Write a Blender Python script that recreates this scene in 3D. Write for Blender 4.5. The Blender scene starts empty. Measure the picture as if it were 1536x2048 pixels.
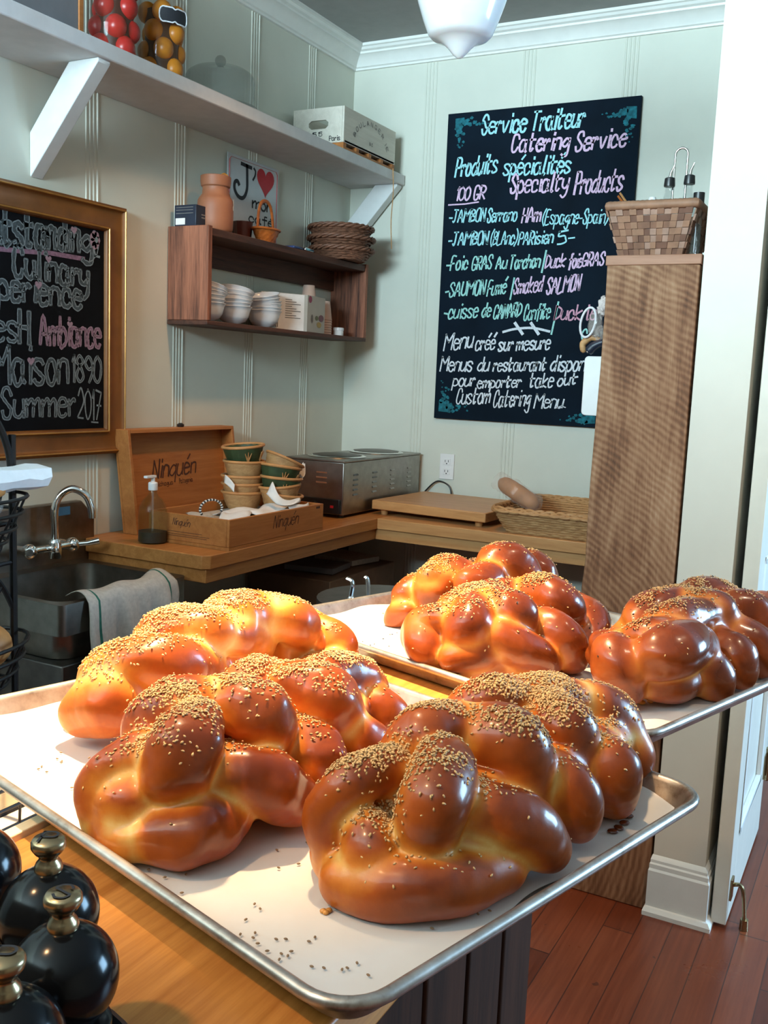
import bpy, bmesh, math, random
import numpy as np
from mathutils import Vector, Matrix, Euler

random.seed(7); RNG = np.random.default_rng(7)
SC = bpy.context.scene
COL = SC.collection

# ------------------------------------------------------------------ camera
CAM = np.array([2.3534, -4.0, 1.46])
FPX, YAW, PITCH, ROLL = 1938.863, -.485302, -.1373354, .04166504
def _axes():
    c, s = math.cos, math.sin
    f = np.array([s(YAW)*c(PITCH), c(YAW)*c(PITCH), s(PITCH)])
    r = np.cross(f, [0, 0, 1.]); r /= np.linalg.norm(r); u = np.cross(r, f)
    return np.array([r*c(ROLL)+u*s(ROLL), -r*s(ROLL)+u*c(ROLL), f])
AX = _axes()
def ray(px, py): return AX.T @ np.array([(px-768)/FPX, (1024-py)/FPX, 1.])
def onx(px, py, x): d = ray(px, py); return Vector(CAM + d*((x-CAM[0])/d[0]))
def ony(px, py, y): d = ray(px, py); return Vector(CAM + d*((y-CAM[1])/d[1]))
def onz(px, py, z): d = ray(px, py); return Vector(CAM + d*((z-CAM[2])/d[2]))

cd = bpy.data.cameras.new('camera'); cam = bpy.data.objects.new('camera', cd); COL.objects.link(cam)
cd.sensor_fit = 'VERTICAL'; cd.sensor_height = 36; cd.lens = FPX/2048*36; cd.clip_start = .02
cam.matrix_world = Matrix(((AX[0][0], AX[1][0], -AX[2][0], CAM[0]), (AX[0][1], AX[1][1], -AX[2][1], CAM[1]),
                           (AX[0][2], AX[1][2], -AX[2][2], CAM[2]), (0, 0, 0, 1)))
SC.camera = cam

# ------------------------------------------------------------------ light and exposure
SC.view_settings.view_transform = 'Standard'; SC.view_settings.look = 'None'
SC.view_settings.gamma = 1; SC.view_settings.use_curve_mapping = False
SC.view_settings.exposure = 0.36
W = bpy.data.worlds.new('world'); SC.world = W; W.use_nodes = True
W.node_tree.nodes['Background'].inputs[0].default_value = (.62, .78, 1, 1)
W.node_tree.nodes['Background'].inputs[1].default_value = .25
def lamp(name, kind, loc, target, energy, color, **k):
    l = bpy.data.lights.new(name, kind); l.energy = energy; l.color = color
    for a, b in k.items(): setattr(l, a, b)
    o = bpy.data.objects.new(name, l); COL.objects.link(o); o.location = loc
    o.rotation_euler = (Vector(target)-Vector(loc)).to_track_quat('-Z', 'Y').to_euler()
    return o
lamp('front_window_daylight', 'AREA', (.98, -6.42, 2.08), (1.0, 0, 1.9), 540, (.66, .90, 1), shape='RECTANGLE', size=1.6, size_y=1.5)
lamp('side_window_daylight', 'AREA', (5.12, .05, 1.80), (1.5, -3.0, 1.2), 200, (.40, .70, 1), shape='RECTANGLE', size=1.5, size_y=1.4)
lamp('counter_spotlight', 'SPOT', (1.50, -3.02, 2.72), (1.60, -3.0, 1.08), 660, (1, .68, .37), spot_size=math.radians(45), spot_blend=1, shadow_soft_size=.035)
lamp('near_fill_spot', 'SPOT', (1.35, -4.35, 2.86), (1.95, -3.3, 1.1), 72, (1, .58, .27), spot_size=math.radians(60), spot_blend=1, shadow_soft_size=.05)  # added warm fill for the front faces of the loaves
lamp('customer_side_lamp', 'SPOT', (2.95, -2.75, 2.86), (2.25, -1.5, .2), 75, (1, .76, .52), spot_size=math.radians(75), spot_blend=1, shadow_soft_size=.08)
lamp('ceiling_spotlight', 'SPOT', (.95, -1.45, 2.8), (.50, -1.15, .9), 40, (1, .50, .18), spot_size=math.radians(95), spot_blend=1, shadow_soft_size=.06)

# ------------------------------------------------------------------ materials
def _new(name):
    m = bpy.data.materials.new(name); m.use_nodes = True
    nt = m.node_tree; b = nt.nodes['Principled BSDF']
    return m, nt, b
def _coord(nt, scale=(1, 1, 1), rot=(0, 0, 0)):
    tc = nt.nodes.new('ShaderNodeTexCoord'); mp = nt.nodes.new('ShaderNodeMapping')
    mp.inputs['Scale'].default_value = scale; mp.inputs['Rotation'].default_value = rot
    nt.links.new(tc.outputs['Object'], mp.inputs[0]); return mp.outputs[0]
def _noise(nt, vec, scale, detail=4, rough=.55, dist=0):
    n = nt.nodes.new('ShaderNodeTexNoise'); n.inputs['Scale'].default_value = scale
    n.inputs['Detail'].default_value = detail; n.inputs['Roughness'].default_value = rough
    n.inputs['Distortion'].default_value = dist
    nt.links.new(vec, n.inputs['Vector']); return n.outputs['Fac']
def _ramp(nt, fac, stops):
    r = nt.nodes.new('ShaderNodeValToRGB'); e = r.color_ramp.elements
    while len(e) < len(stops): e.new(.5)
    for i, (p, c) in enumerate(stops):
        e[i].position = p; e[i].color = (*c, 1)
    nt.links.new(fac, r.inputs[0]); return r.outputs[0]
def _bump(nt, b, h, strength, dist=.002):
    n = nt.nodes.new('ShaderNodeBump'); n.inputs['Strength'].default_value = strength; n.inputs['Distance'].default_value = dist
    nt.links.new(h, n.inputs['Height']); nt.links.new(n.outputs[0], b.inputs['Normal'])
def _math(nt, op, a, b=None, c=None):
    n = nt.nodes.new('ShaderNodeMath'); n.operation = op
    for i, v in enumerate((a, b, c)):
        if v is None: continue
        if isinstance(v, (int, float)): n.inputs[i].default_value = v
        else: nt.links.new(v, n.inputs[i])
    return n.outputs[0]
def sh(c, k): return tuple(min(1, x*k) for x in c)
def mat(name, col, rough=.5, metal=0, var=.12, scale=18, bump=0, spec=.5, **k):
    """plain surface with a little procedural mottling"""
    m, nt, b = _new(name)
    f = _noise(nt, _coord(nt), scale)
    nt.links.new(_ramp(nt, f, [(.3, sh(col, 1-var)), (.7, sh(col, 1+var))]), b.inputs['Base Color'])
    b.inputs['Roughness'].default_value = rough; b.inputs['Metallic'].default_value = metal
    b.inputs['Specular IOR Level'].default_value = spec
    if bump: _bump(nt, b, f, bump)
    for a, v in k.items(): b.inputs[a.replace('_', ' ')].default_value = v
    return m
def wood(name, dark, light, axis='y', scale=1., rough=.45, bump=.15, streak=14, spec=.4):
    m, nt, b = _new(name)
    st = {'x': (.9, streak, streak), 'y': (streak, .9, streak), 'z': (streak, streak, .9)}[axis]
    v = _coord(nt, tuple(s*scale for s in st))
    f = _noise(nt, v, 3.2, 6, .62, .6)
    g = _noise(nt, _coord(nt, tuple(s*scale*4 for s in st)), 6, 3, .6)
    h = _math(nt, 'ADD', _math(nt, 'MULTIPLY', f, .75), _math(nt, 'MULTIPLY', g, .25))
    mid = tuple((a+c)/2 for a, c in zip(dark, light))
    nt.links.new(_ramp(nt, h, [(.33, dark), (.5, mid), (.66, light)]), b.inputs['Base Color'])
    b.inputs['Roughness'].default_value = rough; b.inputs['Specular IOR Level'].default_value = spec
    _bump(nt, b, h, bump); return m
def glass(name, col=(1, 1, 1), rough=.02, alpha=.25):
    """thin clear glass or plastic: mostly seen through, glossy on its face"""
    m, nt, b = _new(name)
    b.inputs['Base Color'].default_value = (*col, 1); b.inputs['Roughness'].default_value = rough
    b.inputs['Alpha'].default_value = alpha; b.inputs['Specular IOR Level'].default_value = .8
    f = _noise(nt, _coord(nt), 9); nt.links.new(_math(nt, 'MULTIPLY_ADD', f, .06, alpha-.03), b.inputs['Alpha'])
    return m

M = {}
M['wall'] = mat('pale_wall_paint', (.65, .665, .585), .42, var=.03, scale=6, spec=.35)
M['trim'] = mat('white_trim_paint', (.78, .79, .76), .4, var=.03)
M['post'] = mat('cream_paint', (.66, .63, .55), .45, var=.03, scale=5)
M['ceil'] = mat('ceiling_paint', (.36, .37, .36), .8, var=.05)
M['hall'] = mat('brown_shop_wall', (.20, .15, .11), .7, var=.1)
M['shelf'] = mat('white_shelf_paint', (.64, .62, .62), .5, var=.06)
M['bracket'] = mat('white_bracket_paint', (.74, .76, .76), .5, var=.04)
M['gold'] = mat('aged_gold_frame', (.19, .066, .013), .42, .15, .25, 9)
M['gilt'] = mat('bright_gilt', (.44, .21, .05), .34, .5, .2, 20)
M['slate'] = mat('black_chalkboard', (.004, .0045, .006), .7, var=.4, scale=5, spec=.10)
M['menu'] = mat('blue_black_chalkboard', (.003, .009, .018), .75, var=.3, scale=5, spec=.10)
M['chalk_white'] = mat('white_chalk', (.70, .74, .80), .9, var=.2, scale=220)
M['chalk_cyan'] = mat('cyan_chalk', (.36, .72, .78), .9, var=.2, scale=220)
M['chalk_green'] = mat('mint_chalk', (.34, .66, .62), .9, var=.2, scale=220)
M['chalk_pink'] = mat('pink_chalk', (.74, .52, .72), .9, var=.2, scale=220)
M['chalk_rose'] = mat('rose_chalk', (.66, .34, .45), .9, var=.2, scale=220)
M['chalk_teal'] = mat('teal_chalk', (.008, .13, .17), .9, var=.6, scale=60)
M['chalk_grey'] = mat('grey_chalk', (.19, .23, .25), .9, var=.25, scale=160)
M['chalk_dim'] = mat('rubbed_chalk', (.05, .066, .074), .9, var=.45, scale=120)
M['chalk_pinkgrey'] = mat('faded_pink_chalk', (.30, .20, .25), .9, var=.25, scale=160)
M['chalk_mauve'] = mat('mauve_chalk', (.22, .12, .18), .9, var=.3, scale=100)
M['barnwood'] = wood('dark_reclaimed_wood', (.030, .010, .007), (.42, .155, .085), 'z', .6, .6, .4)
M['barnwood_y'] = wood('dark_reclaimed_board', (.025, .011, .008), (.12, .045, .026), 'y', .8, .6, .4)
M['counter'] = wood('oiled_butcher_block', (.34, .125, .030), (.54, .235, .070), 'y', .9, .38, .06)
M['counter_x'] = wood('oiled_butcher_block_across', (.44, .21, .075), (.62, .34, .14), 'x', .9, .38, .06)
M['crate'] = wood('pale_wine_crate_pine', (.34, .11, .024), (.50, .195, .052), 'y', .8, .5, .08)
M['pine'] = wood('orange_pine_ledge', (.36, .125, .022), (.60, .255, .060), 'y', 1.1, .34, .05, 18)
M['lip'] = wood('raw_pale_pine_strip', (.74, .58, .36), (.86, .72, .48), 'y', 1, .6, .05)
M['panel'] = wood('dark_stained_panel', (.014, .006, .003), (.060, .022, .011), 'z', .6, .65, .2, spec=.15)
M['steel'] = mat('brushed_stainless', (.33, .31, .28), .34, 1, .12, 30)
M['steel_sink'] = mat('dim_stainless', (.26, .235, .20), .36, 1, .2, 20)
M['steel_dark'] = mat('dull_stainless', (.17, .155, .14), .42, 1, .2, 20)
M['chrome'] = mat('chrome', (.82, .82, .80), .08, 1, .03)
M['black'] = mat('black_plastic', (.012, .012, .013), .35, 0, .2)
M['navy'] = mat('navy_card', (.012, .02, .04), .4, 0, .2)
M['white'] = mat('white_plastic', (.80, .80, .80), .35, 0, .03)
M['china'] = mat('white_china', (.76, .77, .80), .18, 0, .03)
M['paper'] = mat('white_paper', (.78, .76, .74), .8, 0, .05, 40)
M['parchment'] = mat('baking_parchment', (.58, .55, .52), .55, 0, .05, 12, .12)
M['linen'] = mat('grey_linen', (.50, .46, .40), .95, 0, .12, 90, .3)
M['green'] = mat('green_stripe', (.02, .13, .09), .9, 0, .2, 80)
M['terracotta'] = mat('terracotta', (.31, .115, .055), .55, 0, .12, 12)
M['wicker'] = wood('pale_wicker', (.36, .17, .06), (.62, .36, .16), 'x', 3, .6, .4, 5)
M['wicker_dark'] = wood('dark_wicker', (.085, .036, .020), (.30, .13, .075), 'x', 3, .6, .5, 5)
M['wicker_orange'] = wood('varnished_orange_wicker', (.28, .065, .010), (.56, .16, .03), 'x', 3, .35, .4, 5)
M['wicker_green'] = mat('green_basket_band', (.035, .060, .022), .55, 0, .25, 30)
M['wicker_rim'] = mat('bent_rim_wood', (.52, .25, .09), .5, 0, .15, 20)
M['iron'] = mat('black_iron', (.010, .008, .007), .45, .4, .2)
M['brass'] = mat('worn_brass', (.36, .265, .15), .27, 1, .12, 14)
M['mill'] = mat('black_lacquered_wood', (.004, .004, .0045), .17, 0, .2, spec=.22)
M['opal'] = mat('opal_glass', (.70, .71, .72), .12, 0, .01, Subsurface_Weight=.2)
M['red'] = mat('red_paint', (.52, .015, .025), .4, 0, .08)
M['ink'] = mat('black_ink', (.014, .016, .022), .6, 0, .1)
M['brownink'] = mat('burnt_brand', (.07, .022, .012), .7, 0, .2)
M['greyink'] = mat('grey_ink', (.19, .18, .17), .8, 0, .2)
M['palecrate'] = wood('pale_poplar_crate', (.58, .54, .46), (.72, .68, .59), 'y', .7, .7, .1)
M['signwhite'] = mat('enamel_sign_white', (.58, .63, .66), .25, 0, .03)
M['kraft'] = mat('kraft_cardboard', (.20, .115, .065), .8, 0, .1)
M['cup'] = mat('kraft_paper_cup', (.56, .40, .33), .6, 0, .06)
M['card'] = mat('greige_card', (.42, .41, .37), .6, 0, .04)
M['glass'] = glass('clear_glass', (.20, .24, .22), .03, .12)
M['glass_amber'] = glass('amber_filled_glass', (.10, .075, .015), .04, .15)
M['ribbed'] = glass('ribbed_grey_glass', (.13, .15, .135), .06, .26)
M['jar'] = glass('thick_jar_glass', (.14, .06, .03), .05, .10)
M['plastic'] = glass('crinkled_plastic_wrap', (.80, .72, .66), .15, .18)
M['tomato'] = mat('pickled_tomato', (.50, .018, .016), .3, 0, .25, 12)
M['lemon'] = mat('preserved_lemon', (.62, .22, .012), .35, 0, .25, 16)
M['brine'] = glass('dark_brine', (.06, .012, .006), .1, .5)
M['fruitbread'] = mat('baked_crust', (.42, .17, .045), .55, 0, .25, 20)
M['seed'] = mat('sesame', (.64, .40, .17), .5, 0, .18, 300)
M['seed_black'] = mat('black_sesame', (.03, .018, .012), .5, 0, .3, 300)
M['caramel'] = mat('burnt_sugar', (.09, .02, .006), .2, 0, .3, 60)
M['crumb'] = mat('golden_crumb', (.52, .22, .04), .45, 0, .3, 80)
M['doorgrey'] = mat('door_paint', (.70, .68, .60), .35, 0, .03)
M['grey'] = mat('grey_laminate', (.44, .41, .39), .5, 0, .05)
M['slategrey'] = mat('slate_grey_card', (.17, .165, .175), .6, 0, .06)
M['blue'] = mat('blue_packet', (.03, .05, .14), .35, 0, .2)

# floorboards running away from the camera
def _floor():
    m, nt, b = _new('worn_red_floorboards')
    tc = nt.nodes.new('ShaderNodeTexCoord'); sp = nt.nodes.new('ShaderNodeSeparateXYZ'); nt.links.new(tc.outputs['Object'], sp.inputs[0])
    bx = _math(nt, 'DIVIDE', sp.outputs[0], .083); i = _math(nt, 'FLOOR', bx); fx = _math(nt, 'FRACT', bx)
    wn = nt.nodes.new('ShaderNodeTexWhiteNoise'); wn.noise_dimensions = '1D'; nt.links.new(i, wn.inputs['W'])
    by = _math(nt, 'ADD', _math(nt, 'DIVIDE', sp.outputs[1], 1.1), _math(nt, 'MULTIPLY', wn.outputs[0], 7))
    fy = _math(nt, 'FRACT', by); j = _math(nt, 'FLOOR', by)
    wn2 = nt.nodes.new('ShaderNodeTexWhiteNoise'); wn2.noise_dimensions = '2D'
    cb = nt.nodes.new('ShaderNodeCombineXYZ'); nt.links.new(i, cb.inputs[0]); nt.links.new(j, cb.inputs[1]); nt.links.new(cb.outputs[0], wn2.inputs['Vector'])
    grain = _noise(nt, _coord(nt, (30, 1.2, 1)), 3, 5, .6, .4)
    dirt = _noise(nt, _coord(nt), 5, 5, .65)
    t = _math(nt, 'ADD', _math(nt, 'MULTIPLY', wn2.outputs[0], .45), _math(nt, 'MULTIPLY', grain, .55))
    c = _ramp(nt, t, [(.15, (.065, .012, .005)), (.5, (.15, .030, .011)), (.85, (.25, .060, .022))])
    seam = _math(nt, 'MAXIMUM', _math(nt, 'GREATER_THAN', fx, .965), _math(nt, 'GREATER_THAN', fy, .996))
    spot = _math(nt, 'GREATER_THAN', _noise(nt, _coord(nt), 22, 2), .74)
    dk = _math(nt, 'MAXIMUM', _math(nt, 'MULTIPLY', seam, .75), _math(nt, 'MULTIPLY', spot, .55))
    mx = nt.nodes.new('ShaderNodeMix'); mx.data_type = 'RGBA'; nt.links.new(dk, mx.inputs[0]); nt.links.new(c, mx.inputs[6])
    mx.inputs[7].default_value = (.025, .010, .008, 1); nt.links.new(mx.outputs[2], b.inputs['Base Color'])
    nt.links.new(_math(nt, 'MULTIPLY_ADD', dirt, .35, .14), b.inputs['Roughness'])
    b.inputs['Specular IOR Level'].default_value = .6
    _bump(nt, b, _math(nt, 'SUBTRACT', grain, _math(nt, 'MULTIPLY', seam, 1.5)), .25, .001)
    return m
M['floor'] = _floor()

# rough-sawn slab with curved saw marks
def _slab():
    m, nt, b = _new('rough_sawn_slab')
    v = _coord(nt, (1, 0, 1)); wob = _noise(nt, _coord(nt), 7, 3)
    dn = nt.nodes.new('ShaderNodeVectorMath'); dn.operation = 'DISTANCE'; dn.inputs[1].default_value = (-.62, 0, .25)
    nt.links.new(v, dn.inputs[0])
    arc = _math(nt, 'ADD', dn.outputs['Value'], _math(nt, 'MULTIPLY', wob, .035))
    saw = _math(nt, 'MULTIPLY_ADD', _math(nt, 'SINE', _math(nt, 'MULTIPLY', arc, 370)), .5, .5)
    amp = _noise(nt, _coord(nt), 9, 2)
    big = _noise(nt, _coord(nt, (6, 6, 1.2)), 2.0, 5, .62, 1.2)
    grain = _noise(nt, _coord(nt, (40, 40, 2)), 3, 4, .6, .5)
    blot = _noise(nt, _coord(nt), 3.2, 4, .6, .5)
    t = _math(nt, 'ADD', _math(nt, 'MULTIPLY', big, .50), _math(nt, 'MULTIPLY', grain, .20))
    t = _math(nt, 'ADD', t, _math(nt, 'MULTIPLY', blot, .30))
    t = _math(nt, 'ADD', t, _math(nt, 'MULTIPLY', _math(nt, 'SUBTRACT', saw, .5), _math(nt, 'MULTIPLY', amp, .16)))
    c = _ramp(nt, t, [(.32, (.055, .023, .012)), (.45, (.19, .085, .042)), (.57, (.33, .175, .095)), (.71, (.50, .33, .21))])
    nt.links.new(c, b.inputs['Base Color']); b.inputs['Roughness'].default_value = .7; b.inputs['Specular IOR Level'].default_value = .3
    _bump(nt, b, t, .5, .003); return m
M['topboard'] = wood('reddish_planed_board', (.28, .125, .07), (.44, .23, .145), 'x', .8, .6, .2)
M['slab'] = _slab()

def _tray():
    m, nt, b = _new('worn_sheet_pan_aluminium')
    n1 = _noise(nt, _coord(nt), 14, 6, .7); n2 = _noise(nt, _coord(nt), 70, 3, .6)
    t = _math(nt, 'ADD', _math(nt, 'MULTIPLY', n1, .7), _math(nt, 'MULTIPLY', n2, .3))
    c = _ramp(nt, t, [(.32, (.13, .09, .06)), (.45, (.38, .34, .30)), (.64, (.56, .53, .49))])
    nt.links.new(c, b.inputs['Base Color']); b.inputs['Metallic'].default_value = .85
    nt.links.new(_math(nt, 'MULTIPLY_ADD', n1, .25, .25), b.inputs['Roughness']); return m
M['tray'] = _tray()

def _bread(name, stops, rough=.24):
    m, nt, b = _new(name)
    at = nt.nodes.new('ShaderNodeAttribute'); at.attribute_name = 'crust'
    n1 = _noise(nt, _coord(nt), 34, 5, .6); n2 = _noise(nt, _coord(nt), 130, 3, .6)
    t = _math(nt, 'ADD', at.outputs['Fac'], _math(nt, 'MULTIPLY_ADD', n1, .36, -.18))
    t = _math(nt, 'ADD', t, _math(nt, 'MULTIPLY_ADD', n2, .10, -.05))
    nt.links.new(_ramp(nt, t, stops), b.inputs['Base Color'])
    nt.links.new(_math(nt, 'MULTIPLY_ADD', at.outputs['Fac'], -.22, rough+.30), b.inputs['Roughness'])
    b.inputs['Specular IOR Level'].default_value = .3
    b.inputs['Coat Weight'].default_value = .28; b.inputs['Coat Roughness'].default_value = .13
    b.inputs['Subsurface Weight'].default_value = .0; b.inputs['Subsurface Radius'].default_value = (.008, .003, .001)
    _bump(nt, b, n2, .12, .0015); return m
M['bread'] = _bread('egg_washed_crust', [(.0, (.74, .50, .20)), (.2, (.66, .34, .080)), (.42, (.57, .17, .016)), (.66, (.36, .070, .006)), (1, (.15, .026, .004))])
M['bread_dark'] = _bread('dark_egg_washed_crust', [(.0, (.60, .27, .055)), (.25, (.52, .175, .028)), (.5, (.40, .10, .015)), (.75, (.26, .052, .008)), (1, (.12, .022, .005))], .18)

# ------------------------------------------------------------------ mesh building
class MB:
    def __init__(s): s.v = []; s.f = []; s.m = []
    def add(s, vs, fs, mi=0):
        o = len(s.v); s.v += [Vector(p) for p in vs]
        s.f += [tuple(i+o for i in f) for f in fs]; s.m += [mi]*len(fs); return s
    def box(s, x0, x1, y0, y1, z0, z1, mi=0):
        return s.add([(x0,y0,z0),(x1,y0,z0),(x1,y1,z0),(x0,y1,z0),(x0,y0,z1),(x1,y0,z1),(x1,y1,z1),(x0,y1,z1)],
                     [(3,2,1,0),(4,5,6,7),(0,1,5,4),(1,2,6,5),(2,3,7,6),(3,0,4,7)], mi)
    def obox(s, c, a, b, d, mi=0):
        c, a, b, d = map(Vector, (c, a, b, d))
        return s.add([c+a*i+b*j+d*k for k in (-1, 1) for i, j in ((-1,-1),(1,-1),(1,1),(-1,1))],
                     [(3,2,1,0),(4,5,6,7),(0,1,5,4),(1,2,6,5),(2,3,7,6),(3,0,4,7)], mi)
    def prism(s, poly, axis, a, b, mi=0):
        """poly of 2-D points extruded along an axis from a to b"""
        def P(p, t): return {'x': (t, p[0], p[1]), 'y': (p[0], t, p[1]), 'z': (p[0], p[1], t)}[axis]
        n = len(poly)
        return s.add([P(p, a) for p in poly]+[P(p, b) for p in poly],
                     [tuple(range(n))[::-1], tuple(range(n, 2*n))]+[(i, (i+1) % n, n+(i+1) % n, n+i) for i in range(n)], mi)
    def tube(s, pts, r, n=8, closed=False, mi=0, flat=1.):
        pts = [Vector(p) for p in pts]; k = len(pts)
        rr = r if isinstance(r, (list, tuple)) else [r]*k
        vs = []; up = None
        for i, p in enumerate(pts):
            a = pts[(i-1) % k] if (closed or i > 0) else p; b = pts[(i+1) % k] if (closed or i < k-1) else p
            t = (b-a).normalized() if (b-a).length > 1e-9 else Vector((0, 0, 1))
            if up is None:
                up = Vector((0, 0, 1)) if abs(t.z) < .9 else Vector((1, 0, 0))
            up = (up - t*up.dot(t)); up = up.normalized() if up.length > 1e-6 else t.orthogonal().normalized()
            sd = t.cross(up)
            vs += [p + (sd*math.cos(q)+up*math.sin(q)*flat)*rr[i] for q in [2*math.pi*j/n for j in range(n)]]
        fs = []
        for i in range(k if closed else k-1):
            for j in range(n):
                a, b = i*n+j, i*n+(j+1) % n; c, d = ((i+1) % k)*n+(j+1) % n, ((i+1) % k)*n+j
                fs.append((a, b, c, d))
        if not closed: fs += [tuple(range(n))[::-1], tuple(range((k-1)*n, k*n))]
        return s.add(vs, fs, mi)
    def lathe(s, prof, c=(0, 0, 0), n=32, mi=0, mat=None, wob=None):
        c = Vector(c); vs = []
        for r, z in prof:
            for j in range(n):
                a = 2*math.pi*j/n; q = 1+(wob(a, z) if wob else 0)
                p = Vector((r*q*math.cos(a), r*q*math.sin(a), z)); vs.append((mat @ p if mat else p)+c)
        fs = [(i*n+j, i*n+(j+1) % n, (i+1)*n+(j+1) % n, (i+1)*n+j) for i in range(len(prof)-1) for j in range(n)]
        if prof[0][0] > 1e-6: fs.append(tuple(range(n))[::-1])
        if prof[-1][0] > 1e-6: fs.append(tuple(range((len(prof)-1)*n, len(prof)*n)))
        return s.add(vs, fs, mi)
    def ball(s, c, r, n=14, k=9, mi=0, rot=None):
        r = (r, r, r) if isinstance(r, (int, float)) else r; c = Vector(c)
        vs = []; 
        for i in range(k+1):
            ph = math.pi*i/k
            for j in range(n):
                a = 2*math.pi*j/n; p = Vector((r[0]*math.sin(ph)*math.cos(a), r[1]*math.sin(ph)*math.sin(a), r[2]*math.cos(ph)))
                vs.append((rot @ p if rot else p)+c)
        fs = [(i*n+j, (i+1)*n+j, (i+1)*n+(j+1) % n, i*n+(j+1) % n) for i in range(k) for j in range(n)]
        return s.add(vs, fs, mi)
    def ribbon(s, pts, w, nrm, mi=0):
        pts = [Vector(p) for p in pts]; nrm = Vector(nrm); vs = []; k = len(pts)
        for i, p in enumerate(pts):
            t = (pts[min(i+1, k-1)]-pts[max(i-1, 0)])
            t = t.normalized() if t.length > 1e-9 else Vector((1, 0, 0))
            sd = nrm.cross(t).normalized()*w/2
            e = t*w*.3 if i == k-1 else (-t*w*.3 if i == 0 else Vector())
            vs += [p+sd+e, p-sd+e]
        return s.add(vs, [(2*i, 2*i+1, 2*i+3, 2*i+2) for i in range(k-1)], mi)
    def poly(s, pts, mi=0): return s.add(pts, [tuple(range(len(pts)))], mi)
    def build(s, name, mats, parent=None, bevel=0, seg=2, smooth=.7, doubles=True):
        me = bpy.data.meshes.new(name)
        org = Vector(WL[parent.name]) if parent else None
        if org is None:
            a = np.array([tuple(p) for p in s.v]); org = Vector(((a[:, 0].min()+a[:, 0].max())/2, (a[:, 1].min()+a[:, 1].max())/2, a[:, 2].min()))
        me.from_pydata([p-org for p in s.v], [], s.f)
        mats = mats if isinstance(mats, (list, tuple)) else [mats]
        for m_ in mats: me.materials.append(m_)
        if len(mats) > 1: me.polygons.foreach_set('material_index', s.m)
        if doubles:
            bm = bmesh.new(); bm.from_mesh(me); bmesh.ops.remove_doubles(bm, verts=bm.verts, dist=1e-6)
            bmesh.ops.recalc_face_normals(bm, faces=bm.faces); bm.to_mesh(me); bm.free()
        if smooth:
            me.shade_smooth(); me.set_sharp_from_angle(angle=smooth)
        o = bpy.data.objects.new(name, me); COL.objects.link(o)
        if parent: o.parent = parent
        else: o.location = org
        WL[o.name] = tuple(org)
        if bevel:
            b = o.modifiers.new('bevel', 'BEVEL'); b.width = bevel; b.segments = seg; b.limit_method = 'ANGLE'; b.harden_normals = False
        return o
WL = {}
def tag(o, label, cat, group=None, kind=None):
    if label: o['label'] = label
    if cat: o['category'] = cat
    if group: o['group'] = group
    if kind: o['kind'] = kind
    return o
def thing(name, label, cat, loc, group=None):
    o = bpy.data.objects.new(name, None); COL.objects.link(o); o.location = loc; o.empty_display_size = .03
    WL[o.name] = tuple(loc); return tag(o, label, cat, group)
def struct(o): o['kind'] = 'structure'; return o
def copy_tree(src, loc, label, rotz=0, parent=None):
    c = src.copy(); COL.objects.link(c)
    if parent is None:
        c.location = loc; c.rotation_euler = (0, 0, rotz); c['label'] = label
    else: c.parent = parent
    for ch in list(src.children): copy_tree(ch, None, None, 0, c)
    return c
def smoothline(pts, sub=6, closed=False):
    pts = [Vector(p) for p in pts]; k = len(pts); out = []
    for i in range(k if closed else k-1):
        g = lambda j: pts[j % k] if closed else pts[max(0, min(k-1, j))]
        p0, p1, p2, p3 = g(i-1), g(i), g(i+1), g(i+2)
        for q in range(sub):
            t = q/sub
            out.append(.5*((2*p1)+(p2-p0)*t+(2*p0-5*p1+4*p2-p3)*t*t+(3*p1-p0-3*p2+p3)*t**3))
    if not closed: out.append(pts[-1])
    return out

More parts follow.
